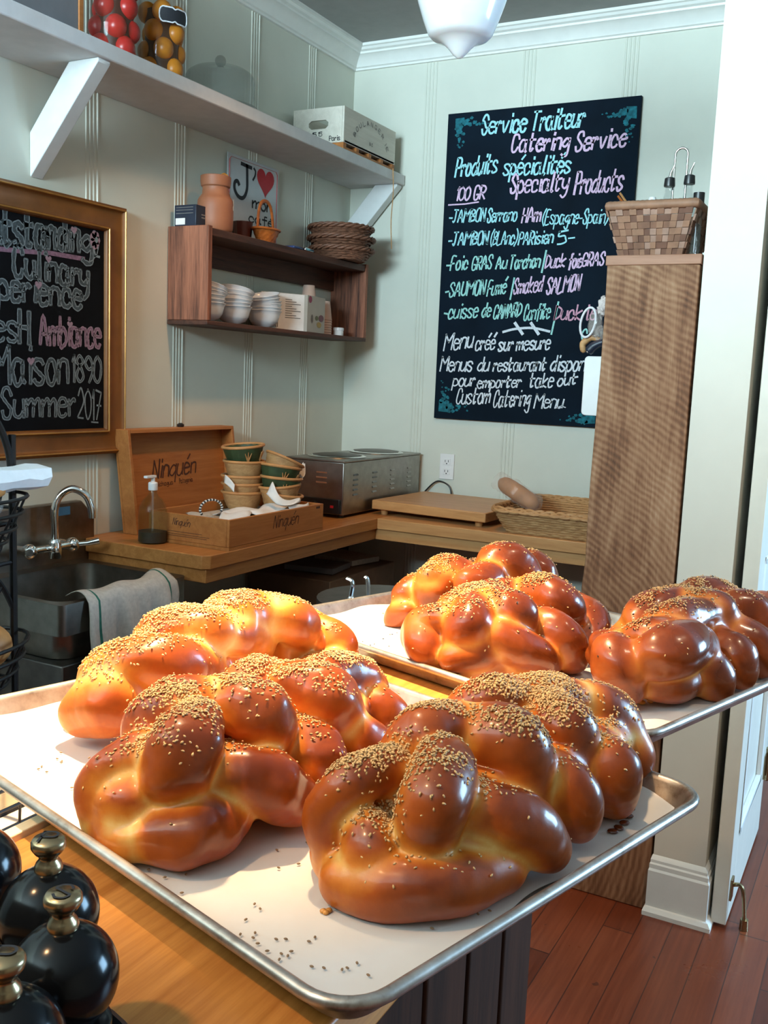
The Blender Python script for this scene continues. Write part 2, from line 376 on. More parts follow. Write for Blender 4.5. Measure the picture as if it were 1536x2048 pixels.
# ------------------------------------------------------------------ handwriting: every glyph as pen strokes (a,b,c = 1,2,3 below the line)
GL = {
'a':'44 35 15 03 02 10 30 42/45 41 50','b':'08 00 20 41 43 25 03','c':'43 35 15 03 02 10 30 41','d':'44 25 03 01 20 42/48 40','e':'03 43 44 35 15 03 02 10 30 41',
'f':'48 28 26 2a/05 45','g':'44 25 03 02 21 43/45 4b 2c 0b','h':'08 00/03 25 44 40','i':'15 10/17 18','k':'08 00/45 02 40','l':'18 10 20',
'm':'05 00/03 25 34 30/33 55 64 60','n':'05 00/03 15 35 44 40','o':'15 03 02 10 30 42 43 35 15','p':'05 0c/04 25 43 41 20 01','q':'44 25 03 01 20 42/45 4c',
'r':'05 00/03 25 34','s':'44 35 15 04 13 32 41 30 10 01','t':'18 11 20 31/05 45','u':'05 01 20 42/45 40','v':'05 20 45','x':'05 40/45 00','y':'05 02 21 43/45 4a 2c 0b',
'é':'03 43 44 35 15 03 02 10 30 41/27 49','ô':'25 03 01 20 41 43 25/07 28 47',
'A':'00 28 50/13 43','B':'08 00/08 37 35 04/04 43 41 00','C':'46 38 18 06 02 10 30 42','D':'08 00/08 46 42 00','E':'48 08 00 40/04 34','F':'48 08 00/04 34',
'G':'46 38 18 06 02 10 30 42 43 23','H':'08 00/48 40/04 44','J':'08 48/28 22 10 01','L':'08 00 40','M':'00 08/08 34/34 68/68 60','N':'00 08/08 40/40 48','O':'18 06 02 10 30 42 46 38 18',
'P':'08 00/08 38 46 34 04','R':'08 00/08 38 46 34 04/14 40','S':'46 38 18 06 15 33 42 30 10 02','T':'08 58/28 20','U':'08 02 20 42 48','I':'18 10',
'0':'28 06 02 20 42 46 28','1':'06 18/18 10','2':'06 28 46 44 00/00 40','5':'48 08/08 05 35 43 41 20 00','7':'08 48/48 10/14 44','8':'25 06 28 46 25/25 02 20 42 25','9':'45 24 06 28 46 43 20',
'-':'03 33','(':'29 06 02 2a','|':'19 1a',')':'09 26 22 0a',"'":'18 05','$':''}
def gw(ch):
    if ch == ' ': return 2.6
    xs = [int(p[0]) for st in GL.get(ch, '40').split('/') for p in st.split() ]
    return (max(xs) if xs else 0)+1.3
def _gy(c): return {'a': -1, 'b': -2, 'c': -3}.get(c, None) if c in 'abc' else int(c)
def glyph_strokes(text, jit=.25):
    out = []; x = 0
    for ch in text:
        if ch in GL:
            for st in GL[ch].split('/'):
                p = [Vector((x+int(q[0])+random.uniform(-jit, jit), _gy(q[1])+random.uniform(-jit, jit), 0)) for q in st.split()]
                if len(p) > 1: out.append(p)
        x += gw(ch)
    return out, max(x-1.3, 1)
def write(mb, text, a, b, up, cap, width, nrm, slant=.12, mi=0, jit=.25, sub=5):
    """pen strokes from a to b on a surface; cap is the height of a capital"""
    st, wdt = glyph_strokes(text, jit); a, b, up = Vector(a), Vector(b), Vector(up); ex = (b-a)/wdt; ey = up*cap/8
    for p in st:
        q = [a+ex*(v.x)+ey*v.y+ex.normalized()*slant*cap/8*v.y for v in p]
        mb.ribbon(smoothline(q, sub) if len(q) > 2 else q, width*random.uniform(.85, 1.15), nrm, mi)
# strands: list of ([ (px,py,height above the paper) ... ], radius); first list is the hidden heart of the loaf
LOAVES = {
'A': dict(core=([(800,1640,.04),(1000,1590,.045),(1180,1500,.04)],.052), strands=[
 ([(775,1532,.088),(700,1572,.078),(657,1632,.052),(672,1715,.02)],.0185),
 ([(735,1660,.05),(742,1700,.04),(745,1740,.024)],.02),
 ([(690,1762,.016),(790,1775,.02),(900,1768,.022),(1000,1738,.018)],.022),
 ([(647,1705,.014),(668,1750,.012)],.013),
 ([(890,1535,.092),(868,1600,.08),(850,1668,.05)],.026),
 ([(805,1512,.078),(845,1472,.098),(915,1452,.1)],.024),
 ([(955,1470,.094),(1022,1492,.09),(1045,1560,.062)],.0285),
 ([(955,1620,.062),(1040,1645,.05),(1095,1692,.024)],.0245),
 ([(1100,1545,.064),(1150,1590,.048),(1158,1645,.022)],.022),
 ([(1185,1500,.06),(1228,1540,.05),(1228,1590,.022)],.0225),
 ([(1085,1425,.09),(1130,1455,.085),(1145,1500,.062)],.0255),
 ([(935,1420,.09),(985,1402,.1),(1045,1412,.092)],.0235),
 ([(1050,1402,.095),(1095,1395,.095),(1140,1405,.088)],.0235),
 ([(1165,1412,.082),(1215,1432,.07),(1245,1475,.046)],.0245),
 ([(1230,1480,.048),(1258,1505,.035),(1262,1535,.018)],.0215),
 ([(895,1700,.03),(940,1688,.036),(990,1672,.038)],.021),
 ([(760,1600,.055),(790,1570,.068)],.021),
 ]),
'B': dict(core=([(290,1600,.035),(470,1540,.04),(680,1440,.035)],.05), strands=[
 ([(292,1500,.075),(228,1537,.063),(198,1590,.04),(205,1640,.02)],.0185),
 ([(250,1588,.046),(268,1635,.03)],.024),
 ([(218,1655,.018),(258,1682,.018)],.02),
 ([(300,1672,.02),(380,1668,.025),(450,1640,.023)],.0255),
 ([(392,1452,.094),(366,1505,.084),(342,1568,.055)],.0275),
 ([(290,1470,.074),(332,1422,.094),(402,1402,.099)],.024),
 ([(455,1405,.095),(515,1430,.09),(532,1480,.062)],.0285),
 ([(445,1545,.058),(530,1562,.05),(585,1602,.026)],.026),
 ([(600,1475,.06),(640,1512,.048),(655,1560,.024)],.0235),
 ([(695,1450,.055),(728,1478,.043),(735,1522,.02)],.0215),
 ([(725,1400,.05),(768,1422,.042),(790,1458,.022)],.0215),
 ([(590,1370,.09),(650,1392,.085),(682,1440,.058)],.0285),
 ([(478,1366,.088),(530,1356,.09),(575,1360,.085)],.0205),
 ([(630,1352,.086),(690,1348,.08),(745,1372,.056)],.022),
 ]),
'C': dict(core=([(260,1370,.045),(420,1310,.05),(630,1290,.04)],.05), strands=[
 ([(178,1420,.034),(230,1402,.048),(300,1395,.044)],.032),
 ([(162,1392,.03),(168,1425,.018)],.017),
 ([(205,1347,.07),(280,1326,.084),(360,1328,.078),(425,1345,.045)],.0275),
 ([(300,1292,.084),(350,1262,.098),(425,1262,.1)],.027),
 ([(425,1278,.088),(480,1266,.09),(520,1288,.066)],.0225),
 ([(432,1240,.104),(482,1228,.108),(545,1230,.1)],.0265),
 ([(548,1235,.1),(592,1245,.09),(608,1282,.06)],.026),
 ([(640,1260,.066),(676,1288,.052),(690,1322,.026)],.0225),
 ([(562,1280,.062),(580,1305,.05),(584,1340,.028)],.018),
 ([(450,1315,.058),(470,1340,.043)],.019),
 ([(610,1345,.038),(655,1332,.036),(688,1338,.026)],.019),
 ]),
'D': dict(core=([(890,1290,.035),(1000,1265,.045),(1130,1240,.04)],.05), strands=[
 ([(850,1275,.048),(862,1302,.032)],.0305),
 ([(898,1235,.078),(848,1245,.066),(828,1278,.036)],.0205),
 ([(950,1220,.085),(936,1250,.074),(925,1288,.046)],.03),
 ([(905,1316,.034),(950,1308,.04),(992,1302,.042)],.022),
 ([(945,1345,.015),(1000,1335,.019),(1045,1335,.019)],.0195),
 ([(990,1275,.06),(1045,1300,.045),(1088,1325,.023)],.026),
 ([(985,1210,.09),(1025,1226,.085),(1040,1258,.06)],.029),
 ([(1085,1250,.064),(1125,1277,.05),(1140,1312,.024)],.0285),
 ([(1060,1185,.086),(1110,1200,.085),(1132,1238,.056)],.0305),
 ([(1160,1215,.056),(1183,1245,.045),(1172,1288,.024)],.0265),
 ([(905,1213,.084),(945,1199,.09),(992,1190,.09)],.0225),
 ([(990,1185,.086),(1040,1180,.086)],.02),
 ]),
'E': dict(core=([(850,1200,.03),(960,1170,.04),(1060,1155,.05)],.045), strands=[
 ([(786,1236,.012),(812,1222,.028)],.017),
 ([(842,1170,.06),(814,1186,.05),(812,1216,.028)],.022),
 ([(886,1160,.07),(870,1180,.06),(860,1207,.036)],.032),
 ([(860,1156,.08),(895,1141,.085),(932,1150,.08)],.024),
 ([(935,1165,.08),(975,1160,.08),(1005,1172,.058)],.027),
 ([(985,1127,.1),(1020,1126,.1),(1050,1152,.08)],.031),
 ([(1060,1125,.09),(1080,1146,.074),(1092,1182,.045)],.0265),
 ]),
'F': dict(core=([(1270,1330,.035),(1390,1270,.045),(1510,1240,.04)],.05), strands=[
 ([(1227,1305,.064),(1237,1336,.048),(1250,1370,.028)],.03),
 ([(1232,1276,.068),(1202,1291,.054),(1197,1322,.028)],.0165),
 ([(1265,1280,.07),(1310,1270,.08),(1352,1262,.08)],.021),
 ([(1300,1315,.064),(1347,1300,.074),(1390,1287,.068)],.032),
 ([(1300,1365,.028),(1345,1362,.028),(1385,1350,.024)],.027),
 ([(1385,1325,.044),(1415,1345,.033),(1430,1367,.019)],.0285),
 ([(1440,1285,.056),(1470,1311,.044),(1478,1347,.021)],.0265),
 ([(1465,1265,.06),(1507,1286,.048),(1525,1322,.024)],.0275),
 ([(1275,1246,.07),(1312,1219,.085),(1366,1206,.09)],.0285),
 ([(1310,1250,.084),(1356,1238,.09),(1402,1233,.084),(1420,1262,.062)],.0245),
 ([(1390,1215,.09),(1430,1226,.084),(1450,1258,.06)],.0285),
 ([(1370,1200,.08),(1410,1189,.085),(1458,1196,.08)],.026),
 ([(1470,1215,.075),(1505,1223,.07),(1525,1254,.05)],.0275),
 ([(1525,1212,.055),(1562,1240,.042),(1570,1275,.022)],.027),
 ]),
}
# ================================================================== the room
ZC = 2.92
struct(MB().box(-.1, 5.3, -6.6, 3.1, -.06, 0).build('floor', M['floor']))
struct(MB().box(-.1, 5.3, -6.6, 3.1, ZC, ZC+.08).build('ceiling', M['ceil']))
b = MB().box(-.1, 0, -6.6, .1, 0, ZC)
for yc in (-4.22, -3.79, -3.36, -2.93, -2.50, -2.07, -1.625, -1.20, -.765, -.355):       # beaded board joints
    for k in range(4):
        y = yc-.024+k*.016
        b.prism([(0, y-.0045), (.0024 if k < 3 else .0036, y-.002), (.0024 if k < 3 else .0036, y+.002), (0, y+.0045)], 'z', 0, 2.832)
struct(b.build('wall_left', M['wall'], smooth=.5))
b = MB().box(0, 1.86, 0, .1, 0, ZC)
for xc in (.39, .84, 1.265, 1.69):
    for k in range(4):
        x = xc-.024+k*.016
        b.prism([(x-.0045, 0), (x-.002, -.0032), (x+.002, -.0032), (x+.0045, 0)], 'z', 0, 2.832)
struct(b.build('wall_back', M['wall'], smooth=.5))
struct(MB().box(1.86, 2.0, -1.36, 3.0, 0, ZC).build('wall_middle', M['post']))
struct(MB().box(2.0, 5.3, 3.0, 3.1, 0, ZC).build('wall_far', M['post']))
b = MB()
b.box(5.2, 5.3, -6.6, -.8, 0, ZC).box(5.2, 5.3, .9, 3.0, 0, ZC).box(5.2, 5.3, -.8, .9, 0, .95).box(5.2, 5.3, -.8, .9, 2.6, ZC)
struct(b.build('wall_right', M['hall']))
b = MB()
b.box(0, .15, -6.6, -6.5, 0, ZC).box(1.82, 5.2, -6.6, -6.5, 0, ZC).box(.15, 1.82, -6.6, -6.5, 0, 1.28).box(.15, 1.82, -6.6, -6.5, 2.86, ZC)
struct(b.build('wall_front', M['hall']))
struct(MB().box(.001, 2.2, -4.85, -4.75, 0, 2.08).build('wall_light_blocker', M['hall']))  # added unseen wall, keeps window daylight off the loaves and the lower left
# crown moulding
CP = [(0, 2.830), (.012, 2.830), (.013, 2.838), (.020, 2.842), (.024, 2.852), (.040, 2.872), (.054, 2.882), (.060, 2.884), (.061, 2.892), (.072, 2.897), (.078, 2.906), (.086, 2.909), (.086, ZC), (0, ZC)]
n = len(CP)
b = MB(); b.add([(p, -6.5, z) for p, z in CP]+[(p, -p, z) for p, z in CP], [tuple(range(n)), tuple(range(n, 2*n))[::-1]]+[(i, (i+1) % n, n+(i+1) % n, n+i) for i in range(n)])
struct(b.build('trim_1', M['trim'], smooth=.4))
b = MB(); b.add([(p, -p, z) for p, z in CP]+[(1.859, -p, z) for p, z in CP], [tuple(range(n)), tuple(range(n, 2*n))[::-1]]+[(i, (i+1) % n, n+(i+1) % n, n+i) for i in range(n)])
struct(b.build('trim_2', M['trim'], smooth=.4))
# baseboard round the end of the middle wall
BP = [(.030, 0), (.030, .012), (.022, .022), (.016, .024), (.016, .128), (.012, .134), (.012, .146), (.008, .150), (.008, .158), (.003, .166), (0, .170)]
b = MB(); nb = len(BP); ring = []
for p, z in BP: ring += [(1.858-p*.4, -1.3605, z), (1.858-p*.4, -1.3605-p, z), (2.0005+p, -1.3605-p, z), (2.0005+p, -1.0, z)]
b.add(ring, [(i*4+j, i*4+j+1, (i+1)*4+j+1, (i+1)*4+j) for i in range(nb-1) for j in range(3)])
b.add([(1.858, -1.3605, .17), (2.0005, -1.3605, .17), (2.0005, -1.0, .17)], [(0, 1, 2)])
struct(b.build('baseboard_middle', M['trim'], smooth=.4))

# the open door, seen nearly edge on
D = bpy.data.objects.new('door_1', None); COL.objects.link(D); D.location = (2.045, -1.34, 0); WL['door_1'] = (2.045, -1.34, 0); struct(D)
x0, x1, y0, y1, z0, z1 = 2.024, 2.064, -1.345, -.66, .012, 2.3
b = MB().box(x0, x1, y0, y0+.115, z0, z1).box(x0, x1, y1-.115, y1, z0, z1).box(x0, x1, y0+.115, y1-.115, z0, .23).box(x0, x1, y0+.115, y1-.115, 1.02, 1.16).box(x0, x1, y0+.115, y1-.115, 2.18, z1)
b.build('frame', M['doorgrey'], D, bevel=.002)
b = MB()
for za, zb in ((.23, 1.02), (1.16, 2.18)):
    b.box(x0+.013, x1-.013, y0+.115, y1-.115, za, zb)
b.build('panel', M['doorgrey'], D)
b = MB()
for za, zb in ((.23, 1.02), (1.16, 2.18)):
    ya, yb = y0+.115, y1-.115
    for s in ((ya, yb, za, za+.02), (ya, yb, zb-.02, zb), (ya, ya+.02, za, zb), (yb-.02, yb, za, zb)):
        b.box(x1-.0135, x1+.003, s[0], s[1], s[2], s[3])
b.build('moulding', M['trim'], D, bevel=.004)
b = MB().lathe([(.009, .19), (.009, .29)], (2.072, -.652, 0), 12).lathe([(.006, .182), (.011, .186), (.011, .192)], (2.072, -.652, 0), 12).lathe([(.011, .288), (.011, .294), (.004, .30)], (2.072, -.652, 0), 12).box(2.0645, 2.067, -.70, -.66, .2, .28)
b.build('hinge', M['brass'], D)
b = MB().box(2.0645, 2.070, -1.325, -1.29, .075, .135).tube(smoothline([(2.068, -1.307, .115), (2.088, -1.309, .12), (2.099, -1.312, .10), (2.108, -1.316, .03)]), .006, 8).lathe([(.011, .03), (.012, .006), (.013, .0005), (0, .0005)], (2.108, -1.316, 0), 14)
b.build('kick_stop', M['brass'], D)

# ================================================================== long shelf high on the left wall
T = thing('wall_shelf', 'long white painted shelf running along the left wall under the ceiling', 'shelf', (.14, -1.7, 2.315))
MB().box(.001, .282, -3.6, -.004, 2.315, 2.36).build('board', M['shelf'], T, bevel=.004)
for yc in (-1.852, -.036):
    MB().prism([(.001, 2.006), (.001, 2.133), (.16, 2.3145), (.272, 2.3145), (.272, 2.305)], 'y', yc-.024, yc+.024).build('bracket', M['bracket'], T, bevel=.003)

# ================================================================== gold framed chalkboard
T = thing('framed_chalkboard', 'chalkboard in an antique gold frame announcing an outstanding culinary experience', 'chalkboard', (.015, -2.05, 1.17))
Y0, Y1, Z0, Z1 = -2.62, -1.495, 1.172, 1.977
FP = [(0, .001), (0, .026), (.010, .032), (.016, .024), (.022, .020), (.060, .016), (.068, .017), (.074, .022), (.080, .018), (.084, .008), (.084, .001)]
b = MB(); vs = []
for o_, h in FP: vs += [(h, Y0+o_, Z0+o_), (h, Y1-o_, Z0+o_), (h, Y1-o_, Z1-o_), (h, Y0+o_, Z1-o_)]
b.add(vs, [(i*4+j, i*4+(j+1) % 4, (i+1)*4+(j+1) % 4, (i+1)*4+j) for i in range(len(FP)-1) for j in range(4)])
b.build('frame', M['gold'], T, smooth=.5)
b = MB()
for o_ in (.074, .010):
    h = .0225 if o_ > .05 else .0322
    c = [(h, Y0+o_, Z0+o_), (h, Y1-o_, Z0+o_), (h, Y1-o_, Z1-o_), (h, Y0+o_, Z1-o_)]
    for j in range(4): b.tube([c[j], c[(j+1) % 4]], .0028, 6)
b.build('gilt_edge', M['gilt'], T)
MB().box(.002, .007, Y0+.08, Y1-.08, Z0+.08, Z1-.08).build('slate', M['slate'], T)
XB = .0078
def bubble(text, pa, pb, cap, wide, fill, edge, jit=.15, slant=0.):
    fill, edge, pink = MB(), MB(), fill
    st, wdt = glyph_strokes(text, jit); a, c_ = onx(*pa, XB), onx(*pb, XB); ex = (c_-a)/wdt; up = Vector((0, 0, 1)); nx = Vector((1, 0, 0))
    for k, p in enumerate(st):
        q = smoothline([a+ex*v.x+up*(cap/8*v.y) for v in p], 5)
        fill.ribbon([t+nx*.0002 for t in q], wide, nx)
        L, R = [], []
        for i, t in enumerate(q):
            d = (q[min(i+1, len(q)-1)]-q[max(i-1, 0)]).normalized(); s_ = nx.cross(d)
            wv = wide/2*(1+.18*math.sin(i*1.3+k))
            L.append(t+s_*wv+nx*.0005); R.append(t-s_*wv+nx*.0005)
        edge.ribbon(L, .0034, nx); edge.ribbon(R, .0034, nx)
        edge.ribbon([L[0], R[0]], .003, nx); edge.ribbon([L[-1], R[-1]], .003, nx)
    o = fill.build('chalk_word', M['chalk_mauve' if pink else 'chalk_dim'], T, smooth=0, doubles=False)
    edge.build('chalk_outline', M['chalk_pinkgrey' if pink else 'chalk_grey'], o, smooth=0, doubles=False)
f1, e1, f2, e2 = 0, 0, 1, 1
bubble('Outstandin', (-40, 484), (158, 503), .098, .016, f1, e1)
bubble('g', (164, 505), (183, 508), .085, .014, f1, e1)
bubble('Culinary', (28, 550), (176, 577), .085, .013, f1, e1)
bubble('Experience', (-58, 590), (163, 617), .082, .013, f1, e1)
bubble('Fres', (-62, 678), (34, 683), .085, .009, f1, e1)
bubble('H', (39, 687), (58, 689), .1, .013, f1, e1)
bubble('Ambiance', (80, 690), (200, 694), .09, .009, f2, e2)
bubble('Maison', (-12, 768), (135, 766), .112, .011, f1, e1)
bubble('1890', (145, 764), (201, 766), .085, .007, f1, e1)
bubble('Summer', (4, 836), (150, 832), .088, .008, f1, e1)
b = MB()
st_a, st_b = onx(156, 834, XB+.0003), onx(202, 842, XB+.0003)
write(b, '2017', st_a, st_b, (0, 0, 1), .095, .006, (1, 0, 0), 0)
b.ribbon([onx(183, 844, XB+.0003), onx(196, 845, XB+.0003)], .005, (1, 0, 0))
b.build('chalk_year', M['chalk_grey'], T, smooth=0, doubles=False)
def heart_pts(n=20):
    return [(16*math.sin(t)**3/17, (13*math.cos(t)-5*math.cos(2*t)-2*math.cos(3*t)-math.cos(4*t))/17) for t in [2*math.pi*i/n for i in range(n)]]
for (px, py, r) in ((148, 460, .014), (97, 518, .013), (77, 570, .015), (140, 649, .013), (62, 722, .015)):
    c = onx(px, py, XB+.0006); MB().poly([c+Vector((0, u*r, v*r)) for u, v in heart_pts()]).build('chalk_heart', M['chalk_pinkgrey'], T, smooth=0)
b = MB()
c = onx(190, 480, XB+.0006)
for k in range(7): b.poly([c+Vector((0, .012*math.cos(k*.9)+.011*math.cos(t), .018*math.sin(k*.9)+.013*math.sin(t))) for t in [i*.6 for i in range(10)]])
b.build('chalk_rose', M['chalk_pinkgrey'], T, smooth=0, doubles=False)
b = MB(); b.ribbon([onx(x, y, XB+.0001) for x, y in ((-40, 494), (40, 502), (100, 506), (168, 518))], .014, (1, 0, 0))
b.build('mauve_underline', M['chalk_mauve'], T, smooth=0, doubles=False)
b = MB(); b.ribbon([onx(x, y, XB+.0009) for x, y in ((197, 494), (194, 508), (186, 520), (178, 524))], .004, (1, 0, 0)); b.ribbon([onx(x, y, XB+.0009) for x, y in ((188, 500), (191, 512), (199, 514))], .008, (1, 0, 0))
cc = onx(193, 480, XB+.0012); b.poly([cc+Vector((0, .007*math.cos(t), .01*math.sin(t))) for t in [i*.63 for i in range(10)]])
b.build('chalk_stem', M['chalk_grey'], T, smooth=0, doubles=False)

# ================================================================== catering menu board on the back wall
T = thing('menu_board', 'tall blue-black chalkboard lettered with catering service and specialty products', 'chalkboard', (.9, -.01, 1.29))
MB().box(.489, 1.322, -.022, -.0045, 1.291, 2.600).build('board', M['menu'], T, bevel=.001)
YB = -.0228
mw, mc, mg, mp, mr = 'chalk_white', 'chalk_cyan', 'chalk_green', 'chalk_pink', 'chalk_rose'
def mark(col, pts, w, nm='chalk_stroke'): MB().ribbon(pts, w, (0, -1, 0)).build(nm, M[col], T, smooth=0, doubles=False)
def line(col, text, pa, pb, hpx, w=.0062, slant=.15):
    mb = MB()
    a, c_ = ony(*pa, YB), ony(*pb, YB); k = (ony(pa[0], pa[1]-hpx, YB)-a).length
    write(mb, text, a, c_, (0, 0, 1), k, w*1.12, (0, -1, 0), slant)
    mb.build('chalk_word', M[col], T, smooth=0, doubles=False)
line(mc, 'Service', (962, 268), (1050, 262), 36, .0085); line(mc, 'Traiteur', (1062, 262), (1166, 252), 38, .0085)
line(mp, 'Catering', (1022, 304), (1136, 298), 34, .0085); line(mp, 'Service', (1150, 302), (1250, 292), 36, .0085)
line(mc, 'Produits', (910, 354), (992, 345), 37, .0075); line(mc, 'spécialités', (1006, 350), (1138, 345), 34, .0075)
line(mp, 'Specialty', (1020, 386), (1134, 380), 36, .0075); line(mp, 'Products', (1148, 388), (1242, 380), 42, .0075)
line(mp, '100 GR', (912, 401), (968, 398), 26, .0065); mark(mp, [ony(x, y, YB) for x, y in ((897, 410), (930, 408), (957, 404))], .006, 'chalk_underline')
line(mc, '-JAMBON', (897, 446), (968, 442), 25); line(mc, 'Serrano', (974, 444), (1032, 441), 26); line(mp, 'HAm', (1043, 445), (1080, 442), 28); line(mc, '(Espagne-Spain)', (1084, 448), (1214, 446), 27, .005)
line(mc, '-JAMBON', (896, 491), (974, 488), 25); line(mc, '(BLAnc)', (980, 490), (1032, 488), 27, .005); line(mc, 'PARisien', (1036, 490), (1104, 486), 25); line(mc, '5-', (1115, 488), (1147, 484), 24)
line(mg, '-Foic', (892, 541), (934, 538), 26); line(mg, 'GRAS', (943, 540), (982, 536), 25); line(mg, 'Au', (991, 538), (1012, 536), 24); line(mg, 'Torchon', (1018, 538), (1078, 534), 26); line(mg, '|', (1081, 541), (1085, 541), 36)
line(mp, 'Duck', (1090, 536), (1128, 533), 26); line(mp, 'foie', (1136, 536), (1162, 534), 27); line(mp, 'GRAS', (1164, 532), (1206, 530), 25)
line(mg, '-SAUMON', (889, 594), (968, 588), 27); line(mg, 'Fumé', (974, 592), (1010, 586), 28); line(mg, '|', (1017, 594), (1021, 594), 34); line(mp, 'Smoked', (1026, 588), (1082, 582), 30); line(mp, 'SALMON', (1092, 588), (1158, 580), 30)
line(mg, '-cuisse', (887, 638), (954, 634), 28); line(mg, 'de', (963, 634), (980, 632), 26); line(mg, 'CANARD', (986, 638), (1040, 632), 26); line(mg, 'Confite', (1047, 640), (1098, 636), 29); line(mg, '|', (1100, 662), (1104, 662), 52)
line(mr, 'Duck le', (1108, 640), (1190, 638), 28)
mark(mw, smoothline([ony(x, y, YB) for x, y in ((1006, 664), (1030, 658), (1065, 656), (1099, 663))]), .010)
for x in (1030, 1062): mark(mw, [ony(x, 646, YB-.0004), ony(x+15, 668, YB-.0004)], .013)
line(mw, 'Menu', (887, 702), (944, 694), 32, .0066); line(mw, 'créé', (950, 700), (988, 698), 28, .0066); line(mw, 'sur mesure', (996, 702), (1098, 698), 27, .0066)
line(mw, 'Menus', (880, 742), (942, 742), 28); line(mw, 'du', (955, 742), (976, 742), 27); line(mw, 'restaurant', (986, 742), (1090, 741), 25); line(mw, 'dispon', (1100, 742), (1168, 742), 30)
line(mw, 'pour', (905, 772), (948, 772), 24); line(mw, 'emporter', (954, 776), (1040, 774), 22); line(mw, 'take', (1058, 775), (1104, 774), 28); line(mw, 'out', (1114, 772), (1152, 768), 22); line(mw, '&', (1160, 775), (1170, 775), 20)
line(mw, 'Custom', (912, 808), (978, 806), 30, .0056); line(mw, 'Catering', (986, 814), (1058, 812), 32, .0056); line(mw, 'Menu', (1068, 816), (1124, 816), 28, .0056); mark(mw, [ony(x, y, YB) for x, y in ((1112, 816), (1122, 812), (1131, 815))], .004)
line(mg, 'c', (1162, 678), (1172, 678), 30)
def flourish(px, py, sx, sy):
    b = MB(); c = ony(px, py, YB)
    b.poly([c+Vector((sx*u*random.uniform(.9, 1.1), 0, sy*v*random.uniform(.9, 1.1))) for u, v in ((-.012, -.006), (.03, -.008), (.032, .015), (.026, .036), (-.012, .04))][::(1 if sx*sy < 0 else -1)])
    for k in range(34):
        t = k/33; q = c+Vector((sx*(.03+.12*t**1.2*random.uniform(.6, 1)), 0, sy*.02*random.uniform(-.2, 1.4)))
        if k % 2: q = c+Vector((sx*.02*random.uniform(-.3, 1.6), 0, sy*(.03+.12*t**1.2*random.uniform(.6, 1))))
        r = .013*(1-t*.7); q.y -= .0002*(k % 5)
        b.poly([q+Vector((r*math.cos(a)*random.uniform(.6, 1.3), 0, r*.8*math.sin(a)*random.uniform(.6, 1.3))) for a in [i*.9 for i in range(7)]][::-1])
    b.build('teal_corner_flourish', M['chalk_teal'], T, smooth=0, doubles=False)
flourish(916, 240, 1, -1); flourish(1268, 216, -1, -1); flourish(882, 820, 1, 1); flourish(1184, 844, -1, 1)

# outlet
T = thing('wall_outlet', 'white double electrical outlet on the back wall below the menu board', 'outlet', (.558, -.002, 1.017))
MB().box(.523, .593, -.007, -.001, 1.017, 1.132).build('cover_plate', M['white'], T, bevel=.002)
for zc in (1.052, 1.097):
    b = MB().box(.541, .575, -.0095, -.007, zc-.014, zc+.014)
    o = b.build('receptacle', M['white'], T, bevel=.003)
    k = MB().box(.549, .5515, -.0101, -.0093, zc-.002, zc+.008).box(.5645, .567, -.0101, -.0093, zc-.002, zc+.008).lathe([(.003, 0), (.003, .0006), (0, .0006)], (.558, -.0094, zc-.008), 10, mat=Matrix.Rotation(math.pi/2, 4, 'X'))
    k.build('slots', M['ink'], o)

# ================================================================== worktop round the corner
T = thing('left_worktop', 'oiled wooden worktop along the left wall carrying the wine crate and steel warmer', 'counter', (.27, -.85, .81))
MB().prism([(.0305, -1.685), (.51, -1.685), (.53, -1.665), (.53, -.6), (.53, -.0045), (.0045, -.0045), (.0045, -1.640), (.0305, -1.640)], 'z', .856, .9).build('top', M['counter'], T, bevel=.003)
MB().box(.0305, .518, -1.672, -.0045, .812, .8555).build('apron', M['counter'], T, bevel=.002)
for y in (-1.60, -.04): MB().box(.03, .07, y-.02, y+.02, .001, .811).build('leg', M['panel'], T)
T = thing('back_worktop', 'oiled wooden worktop under the menu board carrying the cutting board and wicker tray', 'counter', (1.06, -.3, .81))
MB().box(.5305, 1.60, -.6, -.0045, .856, .9).build('top', M['counter_x'], T, bevel=.003)
MB().box(.519, 1.598, -.588, -.0045, .812, .8555).build('apron', M['counter_x'], T, bevel=.002)
MB().box(1.55, 1.597, -.55, -.5, .001, .811).build('leg', M['panel'], T)

# ================================================================== tall slab-ended shelf unit against the middle wall
T = thing('plank_shelf_unit', 'tall narrow shelf unit ended by a rough-sawn wooden slab beside the cream wall end', 'shelf', (1.73, -1.36, 0))
edge = [(1215, 515), (1209, 620), (1200, 740), (1190, 850), (1180, 960), (1173, 1060), (1170, 1120), (1168, 1190)]
poly = [(ony(x, y, -1.362).x, ony(x, y, -1.362).z) for x, y in edge]
poly = poly[:-1]+[(1.601, .9), (1.604, .5), (1.60, .001)]
poly = [(1.853, 1.783)]+poly+[(1.853, .001)]
MB().prism(poly[::-1], 'y', -1.362, -1.325).build('slab', M['slab'], T, bevel=.003)
MB().box(1.606, 1.856, -1.366, -.75, 1.784, 1.81).build('top_board', M['topboard'], T, bevel=.002)
for z in (.35, .75, 1.15, 1.5): MB().box(1.62, 1.85, -1.324, -.776, z, z+.022).build('shelf_board', M['barnwood_y'], T)
MB().box(1.62, 1.853, -.775, -.75, .001, 1.783).build('back_end', M['barnwood'], T)
MB().box(1.6085, 1.6195, -1.3245, -.75, .001, 1.783).build('side_panel', M['barnwood'], T)

